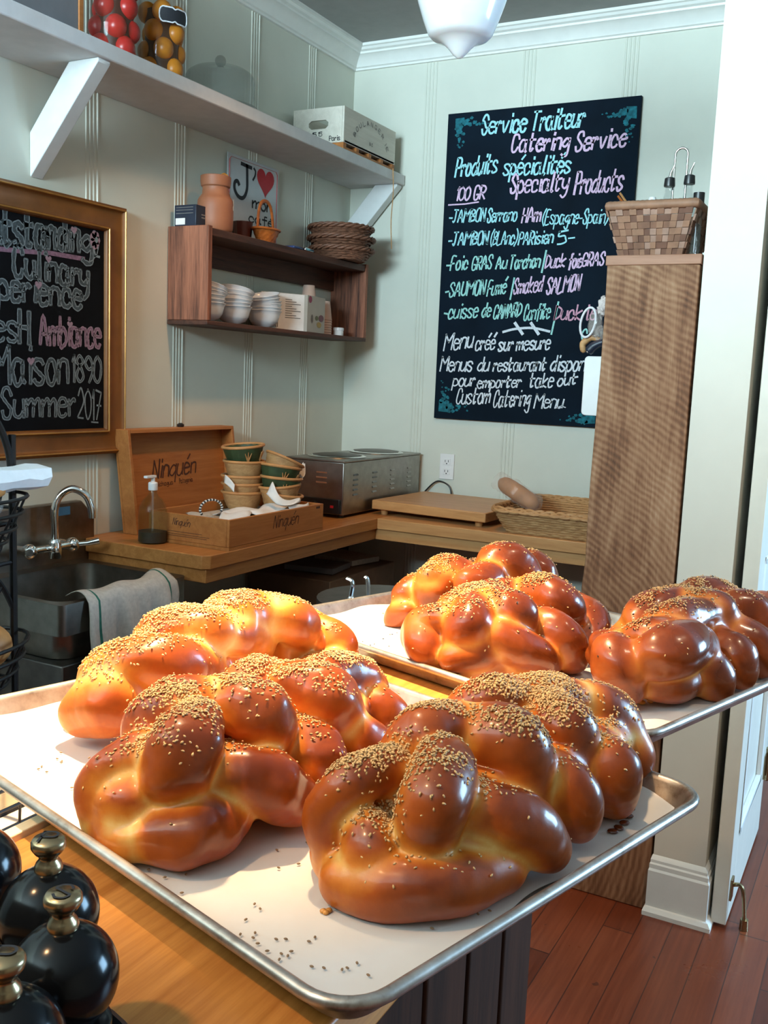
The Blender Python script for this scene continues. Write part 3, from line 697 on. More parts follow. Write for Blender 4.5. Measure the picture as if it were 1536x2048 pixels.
# ================================================================== bar ledge the pans stand on
T = thing('bar_ledge', 'narrow orange pine bar ledge in the foreground carrying the sheet pans', 'counter', (1.92, -3.6, 0))
MB().box(1.752, 2.088, -4.745, -2.52, 1.036, 1.076).build('top', M['pine'], T, bevel=.004)
MB().box(1.738, 1.7515, -4.745, -2.83, 1.050, 1.080).build('edge_strip', M['lip'], T, bevel=.001)
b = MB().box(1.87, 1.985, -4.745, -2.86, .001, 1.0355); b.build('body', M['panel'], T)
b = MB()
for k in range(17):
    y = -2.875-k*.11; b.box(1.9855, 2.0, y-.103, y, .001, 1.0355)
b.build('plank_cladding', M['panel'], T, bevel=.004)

# staff side counter below the ledge
T = thing('staff_counter', 'lower grey work counter behind the bar ledge with a pale raised edge', 'counter', (1.5, -3.5, 0))
MB().box(1.305, 1.737, -4.745, -2.55, .80, .835).box(1.737, 1.868, -4.745, -2.55, .80, .835).build('top', M['grey'], T)
MB().box(1.272, 1.3045, -4.745, -2.55, .79, .872).build('raised_edge', M['lip'], T, bevel=.003)
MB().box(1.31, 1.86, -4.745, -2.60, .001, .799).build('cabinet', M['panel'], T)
# ================================================================== pendant lamp
pc = ony(918, 118, -1.75)
T = thing('pendant_lamp', 'white schoolhouse glass pendant lamp hanging from the ceiling', 'lamp', (pc.x, pc.y, pc.z))
prof = [(0, 0), (.006, .002), (.016, .010), (.030, .026), (.044, .038), (.058, .044), (.070, .048), (.078, .056), (.090, .085), (.104, .125), (.116, .165), (.126, .205), (.128, .235), (.118, .262), (.092, .285), (.060, .302), (.052, .312), (.052, .335)]
MB().lathe(prof, pc, 48).build('glass_shade', M['opal'], T, smooth=1.2)
MB().lathe([(.056, .322), (.058, .345), (.050, .372), (.022, .392), (.012, .40)], pc, 32).build('fitter', M['brass'], T)
MB().lathe([(.0065, .398), (.0065, ZC-pc.z-.03)], pc, 12).build('rod', M['brass'], T)
MB().lathe([(.012, ZC-pc.z-.034), (.05, ZC-pc.z-.018), (.058, ZC-pc.z-.001)], pc, 32).build('canopy', M['brass'], T)

# ================================================================== on the long shelf
ZS = 2.3605
def shelf_at(px, py, x): return onx(px, py, x)
# grey board with a wooden edge standing at the left
yl = onx(160, 30, .2).y
T = thing('grey_display_board', 'grey board with a raw wooden edge standing at the far left of the long shelf', 'board', (.2, yl-.2, ZS))
MB().box(.19, .205, yl-.42, yl-.012, ZS, ZS+.4).build('face', M['slategrey'], T)
MB().box(.186, .209, yl-.0115, yl+.006, ZS, ZS+.4).build('wooden_edge', M['crate'], T, bevel=.002)
def jar(nm, label, px, fruit, fr, fm, cols):
    c = onx(px, 60, .17); r = .083; c = Vector((.175, c.y, ZS))
    T = thing(nm, label, 'jar', c, 'glass preserving jars on the long shelf')
    prof = [(.001, .001), (r-.006, .001), (r, .010), (r, .215), (r-.008, .235), (r-.020, .25), (r-.020, .275), (r-.024, .275), (r-.024, .25), (r-.012, .232), (r-.005, .212), (r-.005, .012), (.001, .006)]
    MB().lathe(prof, c, 36).build('glass_body', M['jar'], T)
    MB().lathe([(r-.022, .2755), (r-.016, .278), (r-.016, .292), (0, .296)], c, 32).build('lid', M['brass'], T)
    MB().lathe([(.001, .008), (r-.030, .008), (r-.030, .205), (.001, .205)], c, 28).build('dark_liquid', mat(nm+'_liquid', (.035, .008, .004) if cols == 3 else (.045, .018, .003), .4), T)
    g = random.Random(cols)
    z = .03; k = 0
    while z < .225:
        ph = k*.8
        for j in range(4):
            a = ph+j*math.pi/2+g.uniform(-.2, .2); q = r-.006-fr
            MB().ball(c+Vector((q*math.cos(a), q*math.sin(a), z+g.uniform(-.004, .004))), (fr, fr*.96, fr*1.05), 14, 9).build(fruit, M[fm], T)
        z += fr*1.75; k += 1
    return T, c, r
jar('tomato_jar', 'jar of red pickled tomatoes standing on the long shelf', 226, 'tomato', .033, 'tomato', 3)
T, c, r = jar('lemon_jar', 'jar of yellow preserved lemons with a small blackboard tag on the long shelf', 322, 'lemon', .032, 'lemon', 5)
b = MB(); vs = []
for i in range(13):
    a = -.95+i*.095; k = .010 if i in (0, 12) else (.004 if i in (6,) else 0)
    vs += [c+Vector(((r+.0012)*math.cos(a), (r+.0012)*math.sin(a), .155+k)), c+Vector(((r+.0012)*math.cos(a), (r+.0012)*math.sin(a), .198-k))]
b.add(vs, [(2*i, 2*i+2, 2*i+3, 2*i+1) for i in range(12)], 0)
top = [vs[2*i+1]*1 for i in range(13)]; bot = [vs[2*i]*1 for i in range(13)]
b.tube(smoothline(top+bot[::-1], 2, True), .0022, 6, True, 1)
b.build('chalk_tag', [M['ink'], M['chalk_white']], T, smooth=.6)
# cake dome
c = Vector((.15, onx(440, 190, .15).y, ZS)); R_ = .118
T = thing('cake_dome', 'ribbed clear glass cake dome with a ball knob on the long shelf', 'dome', c)
rib = lambda a, z: .012*math.cos(a*44) if .01 < z < .101 else 0
MB().lathe([(R_, .001), (R_, .01), (R_, .05), (R_, .100), (R_-.006, .116), (R_-.024, .128), (.05, .134), (.014, .137), (.010, .143)], c, 176, wob=rib).build('glass_cover', M['ribbed'], T, smooth=1)
MB().ball(c+Vector((0, 0, .160)), .0195, 18, 12).build('knob', M['ribbed'], T)
MB().lathe([(R_+.012, .0005), (R_+.014, .006), (R_+.002, .007)], c, 48).build('rim', M['ribbed'], T)
# bakery crate
x0, x1, y0, y1, z0, z1 = .03, .272, -.532, -.09, ZS+.001, 2.526
T = thing('bakery_crate', 'pale wooden bakery crate with printed lettering at the right end of the long shelf', 'crate', ((x0+x1)/2, (y0+y1)/2, z0))
zb_ = z0+.026
MB().box(x1-.009, x1, y0, y1, zb_, z1).build('front_board', M['palecrate'], T, bevel=.001)
MB().box(x0, x0+.009, y0, y1, zb_, z1).build('rear_board', M['palecrate'], T, bevel=.001)
b = MB(); ho = [(.105, .098), (.118, .088), (.185, .088), (.198, .098), (.198, .112), (.185, .122), (.118, .122), (.105, .112)]
outer = [(x0+.0095, zb_), (x1-.0095, zb_), (x1-.0095, z1), (x0+.0095, z1)]
hole = [(x, z0+z-.005) for x, z in ho]
def holed(y):
    # frame of four trapezoids round the grip hole
    o_ = [(x, y, z) for x, z in outer]; h_ = [(x, y, z) for x, z in hole]
    return o_+h_
for ya, yb in ((y0, y0+.009), (y1-.009, y1)):
    A = holed(ya); B_ = holed(yb); F = [(0, 1, 6, 5, ), (0, 5, 4), (1, 7, 6), (1, 2, 8, 7), (2, 9, 8), (2, 3, 10, 9), (3, 11, 10), (3, 0, 4, 11)]
    F = [(0, 1, 6, 5), (0, 5, 4), (1, 7, 6), (1, 2, 8, 7), (2, 9, 8), (2, 3, 10, 9), (3, 11, 10), (3, 0, 4, 11)]
    bb = MB().add(A, F).add(B_, [f[::-1] for f in F])
    bb.add([A[4+i] for i in range(8)]+[B_[4+i] for i in range(8)], [(i, (i+1) % 8, 8+(i+1) % 8, 8+i) for i in range(8)])
    bb.add(A[:4]+B_[:4], [(i, 4+i, 4+(i+1) % 4, (i+1) % 4) for i in range(4)])
    bb.build('end_board', M['palecrate'], T)
MB().box(x0, x1, y0+.0095, y1-.0095, zb_+.002, zb_+.009).build('bottom_board', M['palecrate'], T)
MB().box(x1-.02, x1, y0, y1, z0, z0+.010).build('lower_slat', M['crate'], T, bevel=.001)
MB().box(x0, x0+.02, y0, y1, z0, z0+.010).build('lower_slat', M['crate'], T)
for k in range(5):
    y = y0+.012+k*(y1-y0-.024)/4
    MB().box(x0, x1-.001, y-.011, y+.011, z0+.0105, zb_-.0005).build('spacer_block', M['crate'], T)
# printed words
b = MB(); txt = 'BOULANGERIE'
for i, ch in enumerate(txt):
    a = math.radians(152-i*12.4); cy, cz, R2 = (y0+y1)/2+.005, zb_+.0-.012, .135
    p = Vector((x1+.0006, cy+R2*1.12*math.cos(a), cz+R2*.9*math.sin(a))); tdir = Vector((0, math.sin(a), -math.cos(a))); ndir = Vector((0, math.cos(a), math.sin(a)))
    write(b, ch, p-tdir*.008, p+tdir*.008, ndir, .017, .003, (1, 0, 0), 0, jit=0)
write(b, 'B.C', (x1+.0006, -.32, zb_+.032), (x1+.0006, -.295, zb_+.032), (0, 0, 1), .012, .0025, (1, 0, 0), 0, jit=0)
b.build('front_print', M['greyink'], T, smooth=0, doubles=False)
b = MB()
write(b, '15 15', (.125, y0-.0006, z0+.055), (.17, y0-.0006, z0+.055), (0, 0, 1), .016, .003, (0, -1, 0), 0, jit=0)
b.build('end_number_print', M['ink'], T, smooth=0, doubles=False); b = MB()
write(b, 'Paris', (.205, y0-.0006, z0+.034), (.255, y0-.0006, z0+.034), (0, 0, 1), .018, .003, (0, -1, 0), 0, jit=0)
b.build('end_print', M['ink'], T, smooth=0, doubles=False)
# strap hanging from the shelf end
p0 = onx(786, 337, .2842)
tag(MB().tube(smoothline([p0, p0+Vector((.004, .004, -.1)), p0+Vector((-.002, .006, -.22)), p0+Vector((.003, .012, -.34))]), .0022, 6).build('hanging_string', M['wicker']), 'thin tan string hanging down from the right end of the long shelf', 'string')

# ================================================================== reclaimed wood box shelf
T = thing('box_shelf', 'dark reclaimed wood box shelf hung on the left wall under the long shelf', 'shelf', (.09, -.7, 1.62))
XS = .182; YA, YE, ZA, ZE = -1.262, -.128, 1.618, 1.957
MB().box(.002, XS, YA, YA+.022, ZA+.016, ZE).build('end_panel', M['barnwood'], T, bevel=.002)
MB().box(.002, XS, YE-.022, YE, ZA+.016, ZE).build('end_panel', M['barnwood'], T, bevel=.002)
MB().box(.002, XS-.004, YA+.0225, YE-.0225, ZE-.032, ZE-.006).build('top_board', M['barnwood_y'], T, bevel=.002)
MB().box(.002, XS, YA, YE, ZA, ZA+.0155).build('bottom_board', M['barnwood_y'], T, bevel=.002)
MB().box(.002, .018, YA+.0225, YE-.0225, ZE-.115, ZE-.0325).build('hanging_rail', M['barnwood_y'], T)
ZT = ZE-.0055; ZF = ZA+.016
# black carton
T = thing('black_carton', 'small black carton with a white label on the left end of the box shelf', 'box', (.085, -1.21, ZT))
ya = onx(322, 430, .12).y
ya = -1.252
MB().box(.022, .118, ya, ya+.19, ZE+.0005, ZE+.073).build('carton', M['navy'], T, bevel=.002)
MB().box(.028, .07, ya-.0008, ya-.0002, ZE+.006, ZE+.028).build('label', M['paper'], T)
b = MB(); 
for z in (.044, .055, .064): b.box(.03, .105, ya-.0008, ya-.0002, ZE+z-.0008, ZE+z+.0012)
for z in (.03, .04): b.box(.1181, .1187, ya+.03, ya+.13, ZE+z, ZE+z+.004)
b.build('print', M['greyink'], T)
# terracotta jug
yj = onx(432, 420, .115).y
c = Vector((.112, yj, ZT+.0005)); s = .86
T = thing('terracotta_jug', 'unglazed terracotta jug with a handle standing on the box shelf', 'jug', c)
prof = [(.001, .001), (.066, .001), (.073, .01), (.0745, .05), (.0745, .10), (.073, .125), (.066, .138), (.056, .150), (.0535, .17), (.054, .178), (.060, .183), (.063, .20), (.063, .222), (.060, .224), (.055, .222), (.050, .2), (.045, .16), (.06, .12), (.066, .06), (.06, .012), (.001, .008)]
MB().lathe([(r*s, z*s) for r, z in prof], c, 40).build('body', M['terracotta'], T)
MB().tube(smoothline([c+Vector((.0, .048, .186))*s*1.0, c+Vector((-.005, .062, .2))*s, c+Vector((-.004, .086, .17))*s, c+Vector((0, .088, .13))*s, c+Vector((0, .074, .105))*s]), .0075, 10).build('handle', M['terracotta'], T)
MB().tube(smoothline([c+Vector((.02, .03, .195)), c+Vector((.0, .045, .203)), c+Vector((-.02, .058, .190))]), .011, 8).build('cork', M['crumb'], T)
k = MB(); 
for (u, w, r) in ((0, .106, .011), (.004, .095, .009), (-.002, .085, .010)): k.poly([c+Vector((.0649*math.cos(.45+u*9+q[0]), .0649*math.sin(.45+u*9+q[0]), w+q[1])) for q in [(r*11*math.cos(t), r*math.sin(t)) for t in [i*.7 for i in range(9)]]])
k.build('paint_chip', M['paper'], T, smooth=0)
# dark red cup behind the little basket
c = Vector((.055, onx(486, 440, .055).y, ZT+.0005))
T = thing('dark_red_beaker', 'dark red ridged beaker between the terracotta jug and the small orange basket', 'cup', c)
MB().lathe([(.001, .001), (.030, .001), (.034, .03), (.036, .055), (.038, .075), (.036, .075), (.032, .03), (.001, .004)], c, 28, wob=lambda a, z: .03*math.cos(a*12)).build('body', mat('oxblood_glaze', (.07, .015, .01), .4), T)
# enamel sign
P = [onx(458, 303, .02), onx(560, 341, .02)]
sy0, sy1 = P[0].y, P[1].y; sz1 = 2.20; sz0 = ZT+.001
sz1 = onx(458, 303, .02).z
T = thing('enamel_sign', 'white metal sign with a big red heart leaning on the wall behind the box shelf', 'sign', (.02, (sy0+sy1)/2, sz0))
MB().box(.012, .0145, sy0, sy1, sz0, sz1).build('plate', M['signwhite'], T, bevel=.001)
XN = .0151
b = MB(); fr = [(sy0+.012, sz0+.01), (sy1-.012, sz0+.01), (sy1-.012, sz1-.022), (sy1-.022, sz1-.012), (sy0+.022, sz1-.012), (sy0+.012, sz1-.022)]
b.tube([(XN, y, z) for y, z in fr], .0018, 6, True, flat=.3); b.build('border_line', M['red'], T)
hy, hz = onx(531, 366, XN).y, onx(531, 364, XN).z; hw = (onx(549, 366, XN).y-onx(514, 366, XN).y)/1.9; hh = (onx(531, 339, XN).z-onx(531, 398, XN).z)/1.75
b = MB().poly([(XN+.0004, hy+u*hw, hz+v*hh) for u, v in heart_pts(32)]); b.build('heart', M['red'], T, smooth=0)
b = MB()
def S(px, py): return onx(px, py, XN+.0004)
b.ribbon([S(483, 327), S(503, 336)], .014, (1, 0, 0))
jp = smoothline([S(494, 331), S(494.5, 355), S(494, 378), S(489, 393), S(482, 396), S(474, 389), S(469, 376), S(470, 364), S(475, 362), S(478, 369)], 6)
b.ribbon(jp, .0150, (1, 0, 0))
b.ribbon(smoothline([S(508, 337), S(511, 343), S(510, 352), S(506, 360)]), .009, (1, 0, 0))
write(b, 'mon', S(505, 415), S(543, 426), (0, 0, 1), .042, .0075, (1, 0, 0), 0, jit=0)
write(b, 'café', S(498, 443), S(545, 455), (0, 0, 1), .032, .0065, (1, 0, 0), 0, jit=0)
b.build('lettering', M['ink'], T, smooth=0, doubles=False)
# small orange basket with a tall handle
yo = onx(534, 465, .13).y; c = Vector((.125, yo, ZT+.001))
T = thing('orange_basket', 'little varnished orange basket with a tall hoop handle on the box shelf', 'basket', c)
def weave_bowl(prof, c, n, amp, rows, sq=(1, 1), p=0):
    """woven wall: over-under ripple along rows"""
    mb = MB(); vs = []; k = len(prof)
    for i, (r, z) in enumerate(prof):
        for j in range(n):
            a = 2*math.pi*j/n; q = r+amp*math.cos(j*math.pi/2+(i//2)*math.pi)*(1 if 0 < i < k-1 else 0)
            vs.append(c+Vector((q*math.cos(a)*sq[0], q*math.sin(a)*sq[1], z+amp*.5*math.sin(i*math.pi))))
    return mb.add(vs, [(i*n+j, i*n+(j+1) % n, (i+1)*n+(j+1) % n, (i+1)*n+j) for i in range(k-1) for j in range(n)])
pr = [(.001, .001), (.036, .001)]+[(.036+.02*t, .006+.045*t) for t in [i/8 for i in range(9)]]+[(.053-.018*t, .05-.042*t) for t in [i/5 for i in range(6)]]+[(.001, .007)]
weave_bowl(pr, c, 48, .0022, 8, (.8, 1.15)).build('bowl', M['wicker_orange'], T, smooth=1)
MB().tube([c+Vector((.058*.8*math.cos(a), .058*1.15*math.sin(a), .051)) for a in [i*math.pi/16 for i in range(32)]], .0045, 8, True).build('rim', M['wicker_orange'], T)
MB().tube(smoothline([c+Vector((0, -.055, .045)), c+Vector((0, -.052, .10)), c+Vector((0, -.038, .142)), c+Vector((0, -.012, .156)), c+Vector((0, .016, .15)), c+Vector((0, .035, .12)), c+Vector((0, .05, .05))], 6), .0075, 10, flat=.6).build('handle', M['wicker_orange'], T)
# blue packets and a spoon
for k, (px, dz, lb) in enumerate(((577, 0, 'dark blue paper packet lying on the box shelf next to the orange basket'), (600, .0, 'silver and blue foil packet lying on the box shelf near the wicker stack'))):
    c = onx(px, 480, .12); c.z = ZT+.006
    o = MB().box(c.x-.05, c.x+.05, c.y-.033, c.y+.033, ZT+.0008, ZT+.012+k*.004).build('foil_packet', M['blue'] if k == 0 else M['chrome'], bevel=.004); tag(o, lb, 'packet')
# nest of dark wicker bread baskets
cy = onx(682, 470, .14).y
def wick(c, r0, r1, h, rows, nm, lb):
    T = thing(nm, lb, 'basket', c, 'dark wicker bread baskets stacked on the box shelf')
    b = MB()
    for i in range(rows):
        t = i/(rows-1); r = r0+(r1-r0)*t; z = .005+h*t
        for ph in (0, math.pi):
            b.tube([c+Vector(((r+.0035*math.sin(a*11+ph+i*1.6))*math.cos(a), (r+.0035*math.sin(a*11+ph+i*1.6))*math.sin(a), z+.003*math.sin(a*7+i+ph))) for a in [j*2*math.pi/66 for j in range(66)]], .0052, 6, True)
    b.build('woven_wall', M['wicker_dark'], T, smooth=1)
    MB().lathe([(.001, .002), (r0, .002), (r0, .007), (.001, .007)], c, 32).build('base', M['wicker_dark'], T)
    b = MB()
    for ph in (0, 2.1, 4.2): b.tube([c+Vector(((r1+.006+.006*math.cos(a*9+ph))*math.cos(a), (r1+.006+.006*math.cos(a*9+ph))*math.sin(a), h+.008+.006*math.sin(a*9+ph))) for a in [j*2*math.pi/90 for j in range(90)]], .0055, 6, True)
    b.build('plaited_rim', M['wicker_dark'], T, smooth=1)
wick(Vector((.145, cy, ZT+.001)), .100, .130, .036, 5, 'wicker_bread_basket', 'shallow dark wicker basket at the bottom of the nest on the box shelf')
wick(Vector((.145, cy-.004, ZT+.052)), .104, .134, .030, 4, 'wicker_bread_basket', 'dark wicker basket in the middle of the nest on the box shelf')
wick(Vector((.145, cy-.008, ZT+.092)), .108, .129, .034, 5, 'wicker_bread_basket', 'dark wicker basket on top of the nest on the box shelf')

# stacks of bowls
def bowl_mb(c, r=.068, tilt=None):
    prof = [(.001, .001), (.022, .001), (.024, .004), (.038, .011), (.0465, .024), (.0505, .040), (.0535, .049), (.058, .054), (.0572, .055), (.0522, .0505), (.049, .041), (.045, .0255), (.036, .013), (.018, .006), (.001, .005)]
    return MB().lathe([(q*r/.056, z*r/.056) for q, z in prof], c, 40, mat=tilt)
stacks = [(412, 6, 'left'), (466, 6, 'middle'), (528, 6, 'right')]
for px, n_, nm in stacks:
    base = Vector((.105, onx(px, 632, .105).y, ZF+.0005))
    for k in range(n_):
        t = None
        if k >= 2: t = Euler((random.uniform(-.05, .05)+(.10*(k-2) if nm == 'right' else -.08*(k-2)), random.uniform(-.04, .04), 0)).to_matrix().to_4x4()
        o = bowl_mb(base+Vector((random.uniform(-.002, .002), random.uniform(-.003, .003), .0125*k)), tilt=t).build('china_bowl', M['china'], smooth=1)
        w = ['lowest', 'second from the bottom', 'third from the bottom', 'fourth from the bottom', 'fifth from the bottom', 'topmost'][k if k < n_-1 else 5]
        tag(o, 'white china bowl, %s in the %s stack inside the box shelf' % (w, nm), 'bowl', 'china bowls stacked in the box shelf')
# macaron carton
y0, ym, y1 = onx(566, 640, .165).y, onx(614, 650, .165).y, onx(655, 655, .165).y
T = thing('pastry_carton', 'white and greige pastry carton with round berry-red marks standing inside the box shelf', 'box', (.12, ym, ZF+.0005))
hz = .148; yq = ym
MB().prism([(.055, y0), (.158, yq-.008), (.165, yq), (.150, y1), (.045, y1-.02)][::-1], 'z', ZF+.0005, ZF+hz).build('carton', M['card'], T, bevel=.001)
b = MB()
A0, A1 = Vector((.055, y0, 0)), Vector((.158, yq-.008, 0)); dA = (A1-A0); nA = Vector((dA.y, -dA.x, 0)).normalized()
def QA(u, z, e=.0006): q = A0+dA*u+nA*e; return Vector((q.x, q.y, ZF+z))
b.poly([QA(.02, .002), QA(.98, .002), QA(.98, hz-.002), QA(.02, hz-.002)]); b.build('white_side', M['paper'], T, smooth=0)
B0, B1 = Vector((.165, yq, 0)), Vector((.150, y1, 0)); dB = B1-B0; nB = Vector((dB.y, -dB.x, 0)).normalized()
def QB(u, z, e=.0008): q = B0+dB*u+nB*e; return Vector((q.x, q.y, ZF+z))
def disc(Q, u, z, ru, rz, n=18, e=.0012): return [Q(u+ru*math.cos(t), z+rz*math.sin(t), e) for t in [2*math.pi*i/n for i in range(n)]]
b = MB(); b.poly(disc(QA, .28, .125, .14, .014)); b.poly([QA(.06, .085, .0012), QA(.42, .085, .0012), QA(.42, .108, .0012), QA(.06, .108, .0012)]); b.poly(disc(QB, .14, .132, .09, .014))
b.build('berry_mark', mat('berry_ink', (.26, .02, .07), .5), T, smooth=0)
b = MB()
for k in range(9): b.poly([QA(.55, .05+k*.009, .0012), QA(.9-.1*(k % 3), .05+k*.009, .0012), QA(.9-.1*(k % 3), .053+k*.009, .0012), QA(.55, .053+k*.009, .0012)])
for k in range(7): b.poly([QA(.1+.045*k, .012, .0012), QA(.125+.045*k, .012, .0012), QA(.125+.045*k, .032, .0012), QA(.1+.045*k, .032, .0012)])
b.build('small_print', M['greyink'], T, smooth=0)
b = MB(); b.poly(disc(QB, .78, .062, .14, .014)); b.poly(disc(QB, .26, .055, .06, .018), 1); b.poly(disc(QB, .52, .06, .09, .010), 2); b.poly(disc(QB, .66, .034, .13, .012), 3)
b.build('macaron_picture', [mat('plum_ink', (.15, .05, .07), .5), M['greyink'], mat('olive_ink', (.10, .10, .03), .5), mat('mustard_ink', (.35, .24, .05), .5)], T, smooth=0)
# dark tin behind
tag(MB().box(.06, .1, y0-.045, y0-.006, ZF+.0005, ZF+.062).build('navy_tin', mat('navy_tin', (.03, .06, .09), .4), bevel=.003), 'small navy tin between the right bowl stack and the pastry carton', 'tin')
# paper cups
def cup(mb, c, up=True):
    pr_ = [(.024, 0), (.0245, .002), (.034, .078), (.0355, .080), (.034, .082), (.033, .079), (.024, .004), (.001, .003)]
    return mb.lathe(pr_ if up else [(r, .082-z) for r, z in pr_[::-1]], c, 28)
yc_ = onx(654, 640, .1).y
for k in range(7):
    c = Vector((.085, yc_, ZF+.0005+.0105*k))
    o = cup(MB(), c, False).build('paper_cup', M['cup'], smooth=.9)
    tag(o, 'upside-down kraft paper cup, %s in the nested stack in the box shelf' % ['lowest', 'second from the bottom', 'third from the bottom', 'middle', 'third from the top', 'second from the top', 'topmost'][k], 'cup', 'nested kraft cups in the box shelf')
yd_ = onx(620, 575, .09).y
o = cup(MB(), Vector((.085, yd_, ZF+.118)), False).build('paper_cup', M['cup'], smooth=.9); tag(o, 'upside-down kraft paper cup showing above the pastry carton', 'cup')
o = MB().box(.06, .115, yd_-.03, yd_+.03, ZF+.0005, ZF+.1175).build('kraft_sleeve', M['cup'], bevel=.002); tag(o, 'plain kraft carton behind the pastry carton with a cup on it', 'box')
# white tub
c = Vector((.125, onx(677, 660, .125).y, ZF+.0005))
T = thing('white_tub', 'small round white tub at the right end inside the box shelf', 'tub', c)
MB().lathe([(.001, 0), (.021, 0), (.022, .002), (.022, .022), (.001, .022)], c, 28).build('pot', M['white'], T)
MB().lathe([(.0235, .0225), (.0235, .034), (.021, .036), (.001, .036)], c, 28).build('lid', M['china'], T)
# ================================================================== on the corner worktop
ZW = .9005
# hinged wine crate: tray and upright lid
CX0, CX1, CY0, CY1, CH = .20, .528, -1.572, -1.012, .098
T = thing('wine_crate', 'open pine wine crate with its lid propped against the left wall', 'crate', (.36, -1.29, ZW))
MB().box(CX0, CX1, CY0, CY1, ZW, ZW+.010).build('floor_board', M['crate'], T)
MB().box(CX1-.011, CX1, CY0, CY1, ZW+.0105, ZW+CH).build('front_board', M['crate'], T, bevel=.0015)
MB().box(CX0, CX0+.011, CY0, CY1, ZW+.0105, ZW+CH).build('rear_board', M['crate'], T, bevel=.0015)
for y in (CY0, CY1-.011): MB().box(CX0+.0115, CX1-.0115, y, y+.011, ZW+.0105, ZW+CH).build('end_board', M['crate'], T, bevel=.0015)
b = MB(); 
write(b, 'Ninquén', (CX1+.0005, -1.33, ZW+.045), (CX1+.0005, -1.18, ZW+.045), (0, 0, 1), .040, .0035, (1, 0, 0), .25)
MB().box(CX1+.0001, CX1+.0006, CY1-.05, CY1-.025, ZW+CH-.014, ZW+CH-.006).build('burn_mark', M['brownink'], T)
b.build('front_brand', M['brownink'], T, smooth=0, doubles=False)
b = MB(); write(b, 'Ninquén', (.30, CY0-.0005, ZW+.062), (.37, CY0-.0005, ZW+.060), (0, 0, 1), .022, .002, (0, -1, 0), .25)
for z, x1 in ((.040, .42), (.032, .45), (.026, .44)): b.ribbon([(.28, CY0-.0005, ZW+z), (x1, CY0-.0005, ZW+z)], .0016, (0, -1, 0))
b.build('end_brand', M['brownink'], T, smooth=0, doubles=False)
# lid: shallow tray leaning on the wall
ly0, ly1 = -1.535, -.952; lz1 = 1.252
LT = thing('crate_lid', 'branded pine wine crate lid standing upright against the left wall', 'lid', (.05, (ly0+ly1)/2, ZW))
lean = lambda z: .055-.045*(z-ZW)/(lz1-ZW)
def leanbox(ya, yb, za, zb, f0, f1, mi=0):
    vs = [(lean(za)+f0, ya, za), (lean(za)+f1, ya, za), (lean(za)+f1, yb, za), (lean(za)+f0, yb, za), (lean(zb)+f0, ya, zb), (lean(zb)+f1, ya, zb), (lean(zb)+f1, yb, zb), (lean(zb)+f0, yb, zb)]
    return MB().add(vs, [(3,2,1,0),(4,5,6,7),(0,1,5,4),(1,2,6,5),(2,3,7,6),(3,0,4,7)])
leanbox(ly0, ly1, ZW, lz1, 0, .008).build('panel', M['crate'], LT)
leanbox(ly0, ly0+.012, ZW, lz1, .0085, .062).build('side_batten', M['crate'], LT, bevel=.001)
leanbox(ly1-.012, ly1, ZW, lz1, .0085, .062).build('side_batten', M['crate'], LT, bevel=.001)
leanbox(ly0+.0125, ly1-.0125, lz1-.012, lz1, .0085, .062).build('top_batten', M['crate'], LT, bevel=.001)
b = MB(); zl = 1.075
write(b, 'Ninquén', (lean(zl)+.0088, -1.375, zl), (lean(zl)+.0088, -1.14, zl+.006), (-.12, 0, 1), .062, .0065, (1, 0, .12), .25)
write(b, 'colchagua', (lean(1.045)+.0088, -1.37, 1.045), (lean(1.045)+.0088, -1.27, 1.047), (-.12, 0, 1), .016, .0018, (1, 0, .12), 0)
write(b, 'Patagonia', (lean(1.045)+.0088, -1.235, 1.048), (lean(1.045)+.0088, -1.16, 1.05), (-.12, 0, 1), .016, .0018, (1, 0, .12), 0)
b.build('lid_brand', M['brownink'], LT, smooth=0, doubles=False)
MB().lathe([(.001, 0), (.012, 0), (.014, .008), (.006, .014), (.001, .014)], (lean(lz1)+.02, -1.215, lz1+.0005), 14).build('knob', M['black'], LT)
# papers and cutlery rolls in the crate
for k, (x, y, a, z, w, l) in enumerate(((.42, -1.40, .5, .080, .10, .16), (.36, -1.28, -.35, .085, .11, .17), (.43, -1.24, .15, .088, .09, .19), (.33, -1.46, .9, .078, .08, .14), (.44, -1.16, -.6, .083, .08, .14))):
    b = MB(); g = random.Random(k); n_ = 8; vs = []
    for i in range(n_+1):
        for j in range(n_+1):
            u, v = (i/n_-.5)*w, (j/n_-.5)*l
            vs.append((x+u*math.cos(a)-v*math.sin(a), y+u*math.sin(a)+v*math.cos(a), ZW+z+.006*math.sin(u*60+k)+.006*math.sin(v*40+k*2)+(u*.12 if k % 2 else v*.08)))
    b.add(vs, [(i*(n_+1)+j, (i+1)*(n_+1)+j, (i+1)*(n_+1)+j+1, i*(n_+1)+j+1) for i in range(n_) for j in range(n_)])
    o = b.build('paper_napkin', M['paper'] if k != 3 else M['linen'], smooth=1.2)
    md = o.modifiers.new('t', 'SOLIDIFY'); md.thickness = .0015
    tag(o, ['crumpled white paper in the wine crate near its front left corner', 'sheet of white paper lying in the middle of the wine crate', 'white paper folded along the front edge inside the wine crate', 'grey cloth scrap in the wine crate beside the soap bottle', 'white paper under the right basket stack in the wine crate'][k], 'paper')
tag(MB().box(CX0+.02, CX1-.02, CY0+.02, CY1-.02, ZW+.0105, ZW+.066).build('menu_pile', M['linen']), 'pile of papers filling the bottom of the wine crate', 'papers')
